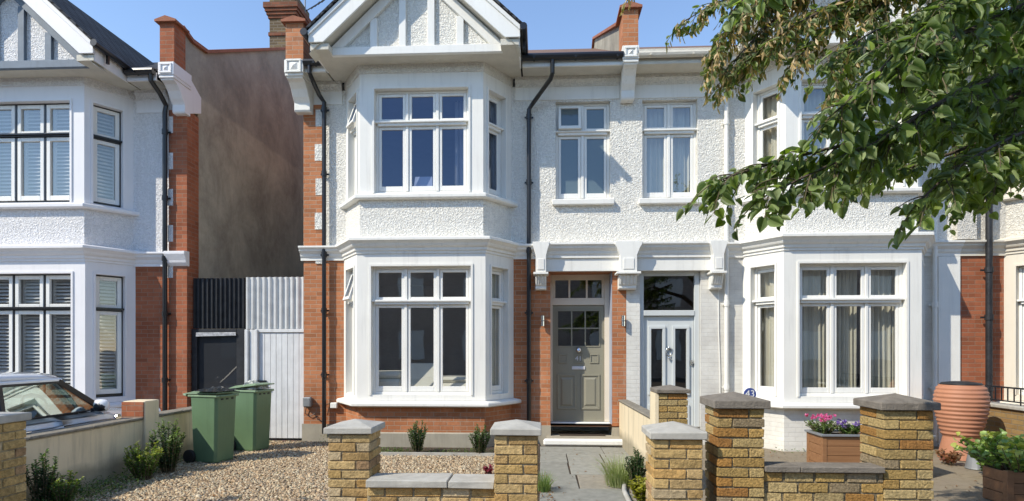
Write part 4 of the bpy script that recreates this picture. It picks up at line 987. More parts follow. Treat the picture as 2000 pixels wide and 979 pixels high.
# ================================================================ parked car
cx_, ny, cz = -6.72, -1.22, -.085
CAR = thing('parked_car', 'small silver car with white roof parked nose in behind the rendered wall', 'car', (cx_,ny-1.8,cz))
cf = lambda x, s, z: (cx_+x, ny-s-.36*min(1, max(0, s/1.1))**2, cz+z)
ST = [(0,.56,.66,.60),(.08,.68,.74,.62),(.3,.79,.83,.66),(.7,.83,.885,.70),(1.15,.845,.94,.72),(1.9,.85,.945,.72),(2.6,.85,.945,.72),(3.3,.845,.95,.72),(3.6,.80,.93,.70),(3.72,.70,.85,.66)]
mb = MB(); rows = []
for s, w, zt, zm in ST:
    h = [(0,zt),(w*.45,zt-.004),(w*.80,zt-.025),(w*.95,zt-.075),(w*.99,zt-.14),(w,zm),(w*.985,.5),(w*.97,.28),(w*.9,.2),(0,.19)]
    rows.append([cf(x,s,z) for x, z in h]+[cf(-x,s,z) for x, z in h[-2:0:-1]])
for a, b in zip(rows, rows[1:]):
    m_ = len(a)
    for k in range(m_): mb.face([a[k], a[(k+1)%m_], b[(k+1)%m_], b[k]])
mb.face(rows[0]); mb.face(rows[-1][::-1])
bmw = mb; i0 = None
body = mb.build('body', M['carpaint'], CAR, smooth=False)
bm = bmesh.new(); bm.from_mesh(body.data); bmesh.ops.remove_doubles(bm, verts=bm.verts, dist=1e-4); bm.to_mesh(body.data); bm.free()
for p in body.data.polygons: p.use_smooth = True
m_ = body.modifiers.new('subsurf','SUBSURF'); m_.levels = m_.render_levels = 2
mb = MB(); G = 9
def roofp(i, j):
    u = i/(G-1)*2-1; v = j/(G-1); s = 1.72+1.62*v; w = .635-.02*abs(2*v-1)
    return cf(u*w, s+.10*(1-u*u)*(-1 if v < .5 else 1)*abs(2*v-1), 1.372+.045*(1-u*u)+.03*(1-(2*v-1)**2)-(.02 if abs(u) == 1 else 0))
for i in range(G-1):
    for j in range(G-1): mb.face([roofp(i,j), roofp(i+1,j), roofp(i+1,j+1), roofp(i,j+1)])
rf = mb.build('roof', M['carwhite'], CAR); bm = bmesh.new(); bm.from_mesh(rf.data); bmesh.ops.remove_doubles(bm, verts=bm.verts, dist=1e-4); bm.to_mesh(rf.data); bm.free()
for p in rf.data.polygons: p.use_smooth = True
rf.modifiers.new('solidify','SOLIDIFY').thickness = .04
MB().face([cf(-.72,1.13,.945),cf(.72,1.13,.945),cf(.60,1.74,1.335),cf(-.60,1.74,1.335)]).build('windscreen', M['carglass'], CAR, normals=False)
MB().face([cf(-.70,3.62,.94),cf(.70,3.62,.94),cf(.60,3.33,1.335),cf(-.60,3.33,1.335)]).build('rear_window', M['carglass'], CAR, normals=False)
for s in (-1, 1):
    MB().face([cf(s*.80,1.30,.945),cf(s*.80,3.50,.945),cf(s*.645,3.28,1.335),cf(s*.645,1.80,1.335)]).build('side_window', M['carglass'], CAR, normals=False)
    mb = MB(); mb.bar(cf(s*.77,1.16,.93), cf(s*.635,1.76,1.345), .05, .07); mb.bar(cf(s*.805,2.68,.93), cf(s*.65,2.58,1.345), .03, .06, up=(0,1,0)); mb.bar(cf(s*.79,3.55,.93), cf(s*.64,3.30,1.345), .05, .16)
    mb.bar(cf(s*.808,1.2,.948), cf(s*.808,3.58,.948), .02, .014); mb.bar(cf(s*.645,1.74,1.335), cf(s*.645,3.32,1.335), .03, .03)
    mb.build('pillar', M['black'], CAR, bevel=.005)
    MB().bar(cf(s*.632,1.70,1.360), cf(s*.632,3.34,1.360), .05, .046).build('roof_rail', M['carwhite'], CAR, bevel=.012)
    q = cf(s*.95,1.42,1.01); mm = MB(); mm.lathe([(0,-.085),(.07,-.075),(.098,-.03),(.10,.03),(.075,.075),(0,.085)], (0,0,0), 16)
    mm.v = [(q[0]+x*1.0, q[1]+y*.75, q[2]+z) for x, y, z in mm.v]; mi = mm.build('wing_mirror', M['carwhite'], CAR, smooth=True)
    m2 = MB(); m2.bar(cf(s*.82,1.42,.95), cf(s*.93,1.42,.97), .05, .05); m2.lathe([(0,-.07),(.075,-.05),(.09,0),(.07,.05),(0,.065)], (0,0,0), 16)
    m2.v = m2.v[:8]+[(q[0]+x*.95, q[1]-.03+y*.6, q[2]-.012+z) for x, y, z in m2.v[8:]]; m2.build('mirror_glass', M['black'], mi, smooth=True)
    d = MB(); d.tube([cf(s*.852,2.62,.80), cf(s*.875,2.58,.80), cf(s*.875,2.42,.80), cf(s*.852,2.38,.80)], .013, 8); d.build('door_handle', M['chrome'], CAR)
    r_ = MB(); r_.tube([cf(s*.835,1.02,.80),cf(s*.855,1.02,.80)], .05, 16); r_.build('side_repeater', M['chrome'], CAR)
    h_ = MB(); h_.lathe([(.10,0),(.10,.02),(.07,.06),(0,.075)], (0,0,0), 16); p = cf(s*.58,.16,.74); h_.v = [(p[0]+x, p[1]+z, p[2]+y) for x, y, z in h_.v]; h_.build('headlight', M['lamp'], CAR, smooth=True)
    for sy in (.68, 3.05):
        w = MB(); w.tube([cf(s*.70,sy,.30),cf(s*.86,sy,.30)], .30, 28); wh = w.build('wheel', M['rubber'], CAR, bevel=.02)
        w2 = MB(); w2.tube([cf(s*.85,sy,.30),cf(s*.868,sy,.30)], .20, 20); w2.build('rim', M['chrome'], wh)
mb = MB(); mb.box(-.70,.70,1.5,3.4,.90,.952,cf); mb.bar(cf(-.6,1.70,1.352), cf(.6,1.70,1.352), .05, .05)
for s in (-1, 1):
    mb.bar(cf(s*.36,2.35,.9), cf(s*.36,2.55,1.22), .46, .14, up=(0,1,0)); mb.bar(cf(s*.36,2.56,1.22), cf(s*.36,2.58,1.33), .24, .09, up=(0,1,0))
mb.tube([cf(.36+.17*math.cos(a_*.5236), 1.78+.05*math.sin(a_*.5236), 1.03+.16*math.sin(a_*.5236)) for a_ in range(13)], .016, 6); mb.box(-.7,.7,1.2,1.55,.93,1.0,cf)
mb.build('interior_trim', M['carin'], CAR)
# ================================================================ number plaque on the textured pier
p = ad(1465,770,4.66); pq = thing('number_plaque', 'round blue enamel plaque with white 43 behind a dark pier cap', 'house number', (p[0],p[1],p[2]-.06))
mb = MB(); mb.tube([(p[0],p[1],p[2]),(p[0],p[1]+.006,p[2])], .049, 32); mb.build('plate', M['plaque'], pq, bevel=.002)
text('digits', '43', .074, (p[0],p[1]-.002,p[2]+.002), (R(90),0,0), M['digit'], pq, .001)
mb = MB(); mb.box(p[0]-.008,p[0]+.008,p[1]+.008,p[1]+.016,1.20,p[2]); mb.build('plaque_stake', M['zinc'], pq)
# ================================================================ flower box, butt, pots
px0 = ad(1578,850,8.3)[0]; PL = thing('planter_box', 'orange timber flower box with grey liner behind the textured wall', 'planter', (4.5,-2.5,0))
fx0, fy0 = ad(1607,848,7.75)[:2]; fx1 = ad(1829,848,7.6)[0]; fy1 = fy0+.45; zt = .53
mb = MB()
for z0_ in (.02,.145,.27,.395):
    mb.box(fx0+.03,fx1-.03,fy0,fy0+.022,z0_,z0_+.12); mb.box(fx0+.03,fx1-.03,fy1-.022,fy1,z0_,z0_+.12); mb.box(fx0,fx0+.022,fy0+.03,fy1-.03,z0_,z0_+.12); mb.box(fx1-.022,fx1,fy0+.03,fy1-.03,z0_,z0_+.12)
mb.build('boards', M['planter'], PL, bevel=.004)
for xx in (fx0-.008, fx1-.052):
    for yy in (fy0-.008, fy1-.052): MB().box(xx,xx+.06,yy,yy+.06,0,.52).build('corner_post', M['planter'], PL, bevel=.004)
mb = MB(); mb.box(fx0-.03,fx1+.03,fy0-.03,fy0+.03,.522,.548); mb.box(fx0-.03,fx1+.03,fy1-.03,fy1+.03,.522,.548); mb.box(fx0-.03,fx0+.03,fy0+.03,fy1-.03,.522,.548); mb.box(fx1-.03,fx1+.03,fy0+.03,fy1-.03,.522,.548); mb.build('liner', M['zinc'], PL, bevel=.004)
MB().face([(fx0+.02,fy0+.02,.50),(fx1-.02,fy0+.02,.50),(fx1-.02,fy1-.02,.50),(fx0+.02,fy1-.02,.50)]).build('soil', M['soil'], PL)
bt = ad(1877,800,9.05); WB = thing('water_butt', 'ribbed terracotta honeypot water butt on tapered stand with black lid', 'water butt', (bt[0],bt[1],0))
pr = []; 
for k in range(61):
    z = .36+.76*k/60; u = (z-.36)/.76; r_ = float(np.interp(u, [0,.2,.45,.65,.8,.92,1], [.25,.295,.335,.352,.345,.32,.285])); pr.append((r_+.008*math.sin(k*6.283/5), z))
mb = MB(); mb.lathe(pr, (bt[0],bt[1],0), 40); mb.build('butt_body', M['terra'], WB, smooth=True)
mb = MB(); mb.lathe([(.30,0),(.295,.03),(.23,.33),(.245,.355)], (bt[0],bt[1],0), 36); mb.build('stand', M['terra'], WB, smooth=False)
mb = MB(); mb.lathe([(pr[-1][0]-.01,1.125),(pr[-1][0]-.03,1.15),(.12,1.17),(0,1.172)], (bt[0],bt[1],0), 36); mb.build('lid', M['blackmatt'], WB, smooth=True)
zp = ad(1907,915,8.26); mb = MB(); mb.lathe([(.135,0),(.13,.02),(.085,.27),(.075,.275)], (zp[0],zp[1],0), 24); tag(mb.build('metal_pot', M['zinc'], None, base=(zp[0],zp[1],0), smooth=False), 'upturned grey metal pot on the patio beside the terracotta butt', 'pot')
YP = ad(1968,979,6.3); y0p, x0p = YP[1], YP[0]
PB = thing('planter_box', 'weathered timber planter holding a leafy bush at the right edge', 'planter', (x0p+.5,y0p+.2,0))
mb = MB()
for z0_ in (.0,.12,.24): mb.box(x0p+.02,x0p+1.3,y0p,y0p+.02,z0_,z0_+.115); mb.box(x0p,x0p+.02,y0p+.02,y0p+.36,z0_,z0_+.115); mb.box(x0p+.02,x0p+1.3,y0p+.36,y0p+.38,z0_,z0_+.115)
mb.build('boards', M['planterY'], PB, bevel=.004)
mb = MB(); mb.box(x0p-.012,x0p+.06,y0p-.014,y0p+.05,0,.37); mb.build('corner_post', M['planterY'], PB, bevel=.004)
MB().face([(x0p+.02,y0p+.02,.30),(x0p+1.3,y0p+.02,.30),(x0p+1.3,y0p+.36,.30),(x0p+.02,y0p+.36,.30)]).build('soil', M['soil'], PB)
# ================================================================ the terrace across the street, seen only in the window panes
OT = thing('facing_terrace', 'dark brick terrace across the street reflected in the window panes', 'house', (0,-25,0))
mb = MB(); mb.box(-45,45,-32,-25,-.1,6.6); mb.build('wall', M['opp'], OT)
MB().prism([(-24.6,6.6),(-28.5,9.4),(-32.4,6.6)], lambda a, b, c: (c, a, b), -45, 45).build('roof', M['slate'], OT)
mb = MB()
for k in range(-11, 12):
    for z0 in (1.0, 4.1): mb.box(k*3.8-.75,k*3.8+.75,-25.0,-24.93,z0,z0+1.7)
mb.build('window_surround', M['white'], OT)
# ================================================================ leaves
def unit(a): return a/np.maximum(np.linalg.norm(a, axis=-1, keepdims=True), 1e-9)
def leaf_arrays(P, D, Nn, L, Wd, fold=.25):
    """small leaves: 6-vert folded blade. P base, D axis, Nn normal"""
    D = unit(D); S = unit(np.cross(D, Nn)); Nn = np.cross(S, D); L = L[:,None]; Wd = Wd[:,None]
    v = [P, P+D*L*.45+S*Wd*.5+Nn*Wd*fold, P+D*L*.8+S*Wd*.32+Nn*Wd*fold*.5, P+D*L-Nn*L*.08, P+D*L*.8-S*Wd*.32+Nn*Wd*fold*.5, P+D*L*.45-S*Wd*.5+Nn*Wd*fold, P+D*L*.5]
    V = np.stack(v, 1).reshape(-1,3); F = np.array([[0,1,6],[1,2,6],[2,3,6],[3,4,6],[4,5,6],[5,0,6]])
    n = len(P); return V, (F[None]+(np.arange(n)*7)[:,None,None]).reshape(-1,3), 6
def lime_arrays(P, D, Nn, L):
    D = unit(D); S = unit(np.cross(D, Nn)); Nn = np.cross(S, D)
    n = len(P); fold = rng.uniform(.05,.5,n)[:,None]; curl = rng.uniform(-.05,.30,n)[:,None]; wv = rng.uniform(.75,1.05,n)[:,None]; L = L[:,None]
    pts = [(0,0),(0,.32),(0,.66),(0,1.03)]; side = [(.20,-.10),(.42,.06),(.47,.30),(.40,.55),(.22,.80)]
    v = []
    for x, y in pts+side+[(-x, y) for x, y in side]:
        ax = abs(x); rip = .03*math.sin(y*9+ax*5)
        v.append(P+D*L*y+S*L*x*wv+Nn*L*(ax*fold-curl*y*y+rip*(ax > 0)))
    V = np.stack(v, 1).reshape(-1,3)
    def half(o): a = [4+o+i for i in range(5)]; return [[0,a[0],a[1]],[0,a[1],1],[1,a[1],a[2]],[1,a[2],2],[2,a[2],a[3]],[2,a[3],a[4]],[2,a[4],3]]
    F = np.array(half(0)+half(5)); return V, (F[None]+(np.arange(n)*14)[:,None,None]).reshape(-1,3), 14
def leafcol(n, c0, c1, var=.25):
    t = rng.random((n,1)); return (np.array(c0)*(1-t)+np.array(c1)*t)*rng.uniform(1-var,1+var,(n,1))
def shrub(name, label, cat, base, h, w, nstem, lpn, size, c0, c1, tip=None, spread=.35, group=None, wide=.5, top=False):
    t = thing(name, label, cat, base, group); sm = MB(); P = []; D = []; C = []
    b = np.array(base)
    for k in range(nstem):
        an = random.uniform(0,6.283); rr = math.sqrt(random.random())*w*.5; hh = h*random.uniform(.62,1.0)*(1-.25*(rr/(w*.5))**2)
        r0 = rr*(1-spread); e = np.array([math.cos(an)*rr, math.sin(an)*rr, hh]); s0 = np.array([math.cos(an)*r0*.5, math.sin(an)*r0*.5, 0.0])
        mid = (s0+e)/2+np.array([random.uniform(-.02,.02), random.uniform(-.02,.02), .03])
        sm.tube([b+s0, b+mid, b+e], [.006,.005,.003], 5, False)
        m = int(lpn*hh/h)
        for i in range(m):
            u = .12+.88*(i+random.random())/m; q = (s0*(1-u)**2+2*mid*u*(1-u)+e*u*u)
            a2 = random.uniform(0,6.283); d = np.array([math.cos(a2), math.sin(a2), random.uniform(.1,1.1)])
            P.append(b+q); D.append(d); f = u > .86 and tip is not None and random.random() < .8
            cc = np.array(tip) if f else np.array(c0)*(1-u*.6)+np.array(c1)*u*.6; C.append(cc*random.uniform(.7,1.25))
    P, D, C = np.array(P), np.array(D), np.array(C); n = len(P)
    V, F, k = leaf_arrays(P, D, rng.normal(0,.5,(n,3))+np.array([0,0,1]), rng.uniform(.7,1.25,n)*size, rng.uniform(.7,1.2,n)*size*wide)
    npmesh('foliage', V, F, M['leaf'], t, np.repeat(C, k, 0)); sm.build('stem', M['twig'], t)
    return t
def tuft(name, label, cat, base, h, w, n, c0, c1, group=None):
    b = np.array(base); V = []; F = []; C = []
    for k in range(n):
        an = random.uniform(0,6.283); rr = random.random()**.5*w*.25; L = h*random.uniform(.6,1.1); bend = random.uniform(.2,1)*w*.5
        p0 = b+np.array([math.cos(an)*rr, math.sin(an)*rr, 0]); dr = np.array([math.cos(an+random.uniform(-.6,.6)), math.sin(an+random.uniform(-.6,.6)), 0]); sd = np.array([-dr[1], dr[0], 0])*.004
        i = len(V)
        for u in (0,.35,.7,1): q = p0+dr*bend*u*u+np.array([0,0,L*(u-.35*u*u*bend/w*2)]); V += [q-sd*(1-u*.9), q+sd*(1-u*.9)]
        for j in range(3): F.append((i+2*j, i+2*j+1, i+2*j+3, i+2*j+2)); t = random.random(); C.append((np.array(c0)*(1-t)+np.array(c1)*t))
    o = npmesh(name, np.array(V)-b, np.array(F), M['grass'], None, np.array(C)); o.location = base
    return tag(o, label, cat, group)
DK0, DK1 = (.022,.055,.018), (.045,.10,.028); YG = (.30,.36,.05); LG = (.16,.27,.06)
def g0(px, py): p = ad(px, py, 1.68*FPX/(py-680)); return (p[0], p[1], .0)
# shrubs along the rendered wall
shrub('evergreen_shrub', 'dark columnar shrub beside the left edge brick pier', 'shrub', g0(83,996), .68, .30, 18, 90, .036, DK0, DK1, LG)
shrub('evergreen_shrub', 'small yellow green shrub low by the left edge brick pier', 'shrub', g0(122,992), .40, .36, 26, 50, .036, (.07,.13,.03), LG, YG)
shrub('evergreen_shrub', 'bright yellow green variegated bush against the beige rendered wall', 'shrub', g0(281,938), .52, .46, 44, 60, .040, (.10,.17,.03), (.22,.32,.06), (.40,.44,.08))
shrub('evergreen_shrub', 'tall dark spiky shrub with pale tips beside the nearer bin', 'shrub', g0(330,924), .76, .46, 36, 90, .038, (.03,.07,.02), (.07,.14,.035), (.24,.34,.10))
# bay bed
shrub('box_shrub', 'small dark box shrub under the centre of the bay window', 'shrub', (*ad(816,886,9.35)[:2],.01), .56, .36, 36, 80, .030, (.03,.075,.02), (.07,.15,.035), (.10,.19,.05), group='small box shrubs under the bay')
shrub('box_shrub', 'small dark box shrub partly behind the capped pier left of the path', 'shrub', (*ad(938,890,9.2)[:2],.01), .50, .36, 36, 80, .030, (.03,.075,.02), (.07,.15,.035), (.10,.19,.05), group='small box shrubs under the bay')
# right of the path
shrub('box_shrub', 'dense dark green shrub between the flagstone path and lone pier', 'shrub', (*ad(1243,950,6.9)[:2],.02), .50, .30, 40, 80, .030, (.025,.07,.018), (.06,.13,.03), None)
shrub('golden_shrub', 'small bright yellow leaved plant at the foot of the lone pier', 'shrub', (*ad(1252,975,6.35)[:2],.02), .27, .26, 22, 34, .045, (.30,.30,.03), (.45,.42,.05), None, wide=.65)
tuft('ornamental_grass', 'pale green grass tuft spilling over the right side of the path', 'grass tuft', (*ad(1208,948,7.15)[:2],.02), .42, .60, 420, (.22,.30,.10), (.40,.42,.20))
tuft('ornamental_grass', 'short green grass tuft at the left side of the path by the pier', 'grass tuft', (*ad(1062,960,6.9)[:2],.01), .26, .34, 200, (.13,.22,.06), (.26,.32,.10))
shrub('red_leaf_plant', 'tiny crimson leaved plant in the gravel left of the pier', 'plant', (*ad(955,930,7.75)[:2],.0), .14, .14, 10, 14, .045, (.25,.02,.05), (.35,.04,.09), None, wide=.7)
shrub('red_leaf_plant', 'small red and green plant at the foot of the terracotta butt', 'plant', (*ad(1852,906,8.55)[:2],.0), .20, .36, 16, 18, .06, (.30,.07,.05), (.20,.17,.06), None, wide=.7)
shrub('leafy_bush', 'bright green leafy bush in the weathered planter at right', 'bush', (x0p+.30,y0p+.20,.30), .46, 1.25, 46, 24, .075, (.20,.32,.07), (.38,.48,.14), (.48,.50,.12), wide=.9)
shrub('leafy_bush', 'loose leggy geranium bush between the metal pot and the terracotta butt', 'bush', (*ad(1950,905,7.6)[:2],.0), .62, .80, 40, 34, .07, (.15,.26,.05), (.30,.42,.11), None, wide=.9)
# flowers in the box
shrub('geranium_plant', 'pink flowering plant at the left end of the orange flower box', 'flowering plant', (fx0+.13,fy0+.28,.50), .24, .46, 50, 26, .035, (.10,.18,.04), (.24,.33,.09), None)
shrub('pansy_plant', 'purple flowering pansies on the right of the pink flowers in the box', 'flowering plant', (fx0+.42,fy0+.16,.50), .18, .40, 44, 22, .04, (.10,.18,.04), (.22,.32,.08), None)
shrub('box_greenery', 'green plants with white flowers at the hidden right end of the flower box', 'plant', (fx0+1.05,fy0+.2,.50), .20, .6, 40, 22, .04, (.10,.18,.04), (.20,.30,.07), None)
def blooms(parent, base, n, w, h0, h1, c0, c1, size):
    for k in range(n):
        P = []; D = []
        c = np.array([base[0]+random.uniform(-w,w), base[1]+random.uniform(-.12,.08), base[2]+random.uniform(h0,h1)])
        for j in range(9): P.append(c+rng.normal(0,.006,3)); D.append(rng.normal(0,1,3)+np.array([0,-.4,.5]))
        P, D = np.array(P), np.array(D); m = len(P)
        V, F, q = leaf_arrays(P, D, rng.normal(0,1,(m,3)), np.full(m,size), np.full(m,size*.8)); npmesh('flower', V, F, M['leaf'], parent, np.repeat(leafcol(m, c0, c1), q, 0))
obs = {o['label']: o for o in COL.objects if 'label' in o}
blooms(obs['pink flowering plant at the left end of the orange flower box'], (fx0+.08,fy0+.26,.50), 24, .17, .20, .28, (.75,.08,.38), (.85,.25,.55), .028)
blooms(obs['purple flowering pansies on the right of the pink flowers in the box'], (fx0+.36,fy0+.12,.50), 13, .16, .14, .21, (.12,.05,.38), (.40,.28,.65), .032)
# weeds: uncountable ground cover
def cover(name, regions, c0, c1, size, up=.6):
    P = []; 
    for x0, x1, y0, y1, z, n, h in regions:
        q = np.stack([rng.uniform(x0,x1,n), rng.uniform(y0,y1,n), z+h*rng.random(n)**2], 1); P.append(q)
    P = np.concatenate(P); n = len(P); D = rng.normal(0,1,(n,3)); D[:,2] = np.abs(D[:,2])*up
    V, F, k = leaf_arrays(P, D, rng.normal(0,.4,(n,3))+np.array([0,0,1]), rng.uniform(.5,1.3,n)*size, rng.uniform(.5,1.2,n)*size*.6)
    struct(npmesh(name, V, F, M['leaf'], None, np.repeat(leafcol(n, c0, c1, .35), k, 0)), 'stuff')
cover('weeds', [(-5.4,-5.05,-5.2,-2.6,0,1500,.13),(-5.35,-4.8,-4.6,-3.4,0,900,.12),(-5.3,-4.7,-5.6,-4.6,0,500,.10),(-4.9,-.3,-5.6,-1.6,0,110,.03),(-5.4,-5.1,-2.6,-1.4,0,300,.08),(-2.8,-.3,-1.3,-.95,.01,700,.05),(-2.7,-2.2,-1.3,-1.0,.01,200,.07),(3.7,6.9,-.9,-.65,0,200,.05),(5.9,6.6,-3.6,-2.0,0,160,.05),(1.0,1.38,-5.2,-3.0,.02,500,.10),(-3.9,-3.5,-.35,-.05,0,120,.16)], (.05,.10,.02), (.20,.27,.07), .032)
cover('fallen_leaves', [(0.0,1.4,-5.5,-.6,.02,70,.01),(1.0,1.4,-5.5,-2.8,.03,240,.015),(-.05,.14,-5.0,-2.6,.02,160,.02),(1.55,7.0,-5.5,-.8,.0,420,.01),(-5.3,-.2,-5.5,-.3,.018,380,.012),(1.38,1.48,-.6,-.1,.02,60,.02)], (.28,.13,.05), (.20,.11,.06), .035, .15)
# ================================================================ lime tree: trunk stands right of the view, boughs reach in
TR = thing('lime_tree', 'broadleaf tree with drooping leafy branches hanging in front of the right hand house', 'tree', (4.9,-7.0,-.03))
tk = MB(); tk.tube([(4.9,-7.0,-.05),(4.88,-7.0,.4),(4.9,-6.98,1.6),(4.84,-6.95,3.0),(4.9,-6.9,4.6),(4.8,-6.8,6.5),(4.9,-6.8,8.2)], [.30,.22,.19,.17,.14,.10,.05], 16); tk.build('trunk', M['bark'], TR, smooth=True)
BR = MB(); TW = MB(); LP = []; LD = []; LN = []; LL = []; LC = []; SP = []; SD_ = []
def lerp_path(pts, n):
    pts = np.array(pts); d = np.r_[0, np.cumsum(np.linalg.norm(np.diff(pts, axis=0), axis=1))]; u = np.linspace(0, d[-1], n)
    return np.stack([np.interp(u, d, pts[:,i]) for i in range(3)], 1), d[-1]
def smooth_path(pts, n):
    q, L = lerp_path(pts, n)
    for _ in range(6): q[1:-1] = (q[:-2]+2*q[1:-1]+q[2:])/4
    return q, L
GREEN = [(.18,.24,.08),(.24,.31,.11),(.33,.39,.19),(.12,.17,.06),(.22,.29,.08)]
def twig(p, d, L, n, size, seeds, dark):
    d = d/np.linalg.norm(d); k = 6; q = [p]; dd = d.copy()
    for i in range(k): dd = dd+np.array([0,0,-.10-.05*random.random()]); dd /= np.linalg.norm(dd); q.append(q[-1]+dd*L/k)
    q = np.array(q); TW.tube(q, list(np.linspace(.0035,.0014,k+1)), 4, False)
    side = np.cross(d, [0,0,1.0]); side /= max(np.linalg.norm(side), .01)
    for i in range(n):
        u = (i+.6)/n*k; j = min(int(u), k-1); pp = q[j]+(q[j+1]-q[j])*(u-j); s = 1 if i % 2 else -1
        ld = (q[j+1]-q[j])/np.linalg.norm(q[j+1]-q[j])*.7+side*s*random.uniform(.4,1.1)+np.array([0,0,random.uniform(-.9,.15)])+rng.normal(0,.28,3)
        ld /= np.linalg.norm(ld); pet = pp+ld*.022+np.array([0,0,-.006])
        TW.tube([pp, pet], .0011, 3, False)
        LP.append(pet); LD.append(ld); LN.append(np.array([-.35,-.35,.75])+rng.normal(0,.42,3)); LL.append(size*random.choice((.62,.8,.9,1.0,1.12))*random.uniform(.8,1.1)*.82*(1-.25*(i/n)))
        c = np.array(random.choice(GREEN))*random.uniform(.8,1.2)*dark
        if random.random() < .05: c = np.array((.16,.22,.03))
        LC.append(c)
        if seeds and random.random() < seeds:
            for _ in range(random.randint(1,3)): SP.append(pp+rng.normal(0,.012,3)); SD_.append(np.array([0,0,-1.0])+rng.normal(0,.35,3))
def bough(pix, r0, step, tl, nl, size, seeds=0, dark=1.0, start=.0, spread=1.0):
    pts = [ad(*p) for p in pix]; q, L = smooth_path(pts, 40)
    BR.tube(q, list(np.linspace(r0, .004, 40)), 7, False)
    n = max(3, int(L/(step*.88)))
    for i in range(n):
        u = start+(1-start)*(i+random.random())/n; f = min(u*39, 38.99); j = int(f); p = q[j]+(q[j+1]-q[j])*(f-j); d = q[j+1]-q[j]; d = d/np.linalg.norm(d)
        r = rng.normal(0,1,3); r -= d*(r@d); r /= np.linalg.norm(r); r[2] *= .7
        twig(p, d*random.uniform(.35,1.0)+r*spread*random.uniform(.4,1.0)+np.array([0,0,-.12]), tl*random.uniform(.6,1.15), max(3, int(nl*random.uniform(.7,1.2))), size, seeds, dark)
    twig(q[-1], q[-1]-q[-3], tl, nl, size, seeds, dark)
bough([(2200,100,3.4),(1980,190,3.0),(1790,250,2.75),(1620,290,2.6),(1480,325,2.55),(1405,352,2.52)], .022, .034, .20, 8, .088)
bough([(2200,60,3.3),(2000,130,2.9),(1830,200,2.6),(1700,290,2.5),(1600,330,2.5),(1500,380,2.5)], .02, .034, .20, 8, .085)
bough([(2200,160,3.6),(2020,230,3.2),(1860,300,3.0),(1740,340,2.95),(1640,355,2.9)], .02, .036, .20, 7, .085)
bough([(2200,230,3.8),(2050,250,3.5),(1950,300,3.3),(1880,350,3.25),(1830,385,3.2)], .018, .045, .20, 7, .085)
bough([(2200,120,3.6),(2080,180,3.3),(2000,260,3.2),(1960,320,3.1)], .018, .04, .2, 7, .09)
bough([(2200,-60,3.2),(2000,10,2.8),(1850,80,2.6),(1720,150,2.5),(1630,220,2.45)], .022, .032, .20, 8, .088)
bough([(2150,-120,3.0),(1960,-60,2.7),(1840,20,2.5),(1760,90,2.45),(1690,170,2.45)], .02, .034, .2, 8, .09)
bough([(2250,-50,3.7),(2050,30,3.4),(1900,100,3.2),(1780,190,3.1)], .02, .034, .22, 8, .09)
bough([(2250,-90,4.2),(2000,-40,3.9),(1820,20,3.8),(1700,60,3.7),(1620,120,3.7)], .022, .034, .24, 8, .085, .15, .9)
bough([(2250,-160,4.4),(1950,-90,4.3),(1720,-20,4.2),(1580,30,4.2),(1500,80,4.2),(1450,130,4.2)], .024, .034, .24, 8, .08, .55, .85)
bough([(2200,-260,4.4),(1900,-160,4.4),(1640,-80,4.4),(1470,-20,4.4),(1380,10,4.4),(1340,40,4.4)], .022, .040, .22, 7, .075, .6, .85)
bough([(1640,-80,4.4),(1540,10,4.35),(1490,60,4.3),(1440,110,4.3),(1415,155,4.3)], .012, .036, .20, 7, .07, .9, .8)
bough([(1720,-20,4.2),(1640,40,4.2),(1580,90,4.15),(1550,120,4.15)], .012, .034, .2, 7, .075, .7, .8)
bough([(1900,-160,4.4),(1750,-30,4.2),(1680,60,4.1),(1640,140,4.1),(1625,185,4.1)], .012, .036, .2, 7, .08, .5, .85)
bough([(1650,-80,4.3),(1500,-10,4.3),(1440,40,4.25),(1400,90,4.25),(1390,130,4.25)], .012, .034, .2, 7, .072, .9, .8)
bough([(1720,-160,4.0),(1600,-90,3.4),(1500,-30,3.1),(1450,0,3.0)], .010, .07, .16, 5, .10, 0, 1.1)
bough([(2250,-200,3.8),(2000,-120,3.6),(1900,0,3.5),(1850,90,3.4),(1820,160,3.4)], .02, .036, .22, 8, .09, .05)
bough([(1440,-110,4.4),(1330,-60,4.4),(1250,-30,4.4),(1230,-6,4.4)], .006, .10, .10, 3, .05, .95, .8)
bough([(2200,300,3.9),(2060,300,3.5),(1960,345,3.4),(1890,395,3.35)], .014, .040, .2, 7, .085)
bough([(2200,120,3.8),(2000,190,3.5),(1840,260,3.4),(1720,300,3.4),(1640,320,3.4)], .018, .034, .22, 8, .082)
bough([(2250,0,4.0),(2050,90,3.8),(1900,170,3.7),(1780,230,3.7)], .018, .034, .22, 8, .085)
bough([(2200,220,3.0),(2040,240,2.8),(1930,290,2.7),(1850,340,2.65),(1790,400,2.65)], .016, .040, .2, 7, .085)
bough([(2250,-120,4.6),(2000,-30,4.5),(1860,40,4.5),(1740,110,4.5),(1690,160,4.5)], .02, .034, .24, 8, .085, .15)
bough([(2250,-180,4.6),(2000,-110,4.6),(1800,-50,4.6),(1640,0,4.6),(1540,50,4.6),(1480,100,4.6)], .02, .032, .24, 8, .08, .4, .85)
bough([(2250,-140,4.9),(2000,-60,4.9),(1840,10,4.9),(1720,80,4.9),(1660,130,4.9)], .02, .032, .24, 8, .085, .2, .85)
bough([(2250,-60,4.8),(2050,0,4.8),(1920,70,4.8),(1820,130,4.8)], .02, .034, .24, 8, .085)
bough([(1900,-160,4.4),(1700,-90,4.4),(1560,-40,4.4),(1460,20,4.4),(1420,70,4.4)], .014, .032, .22, 7, .072, .8, .85)
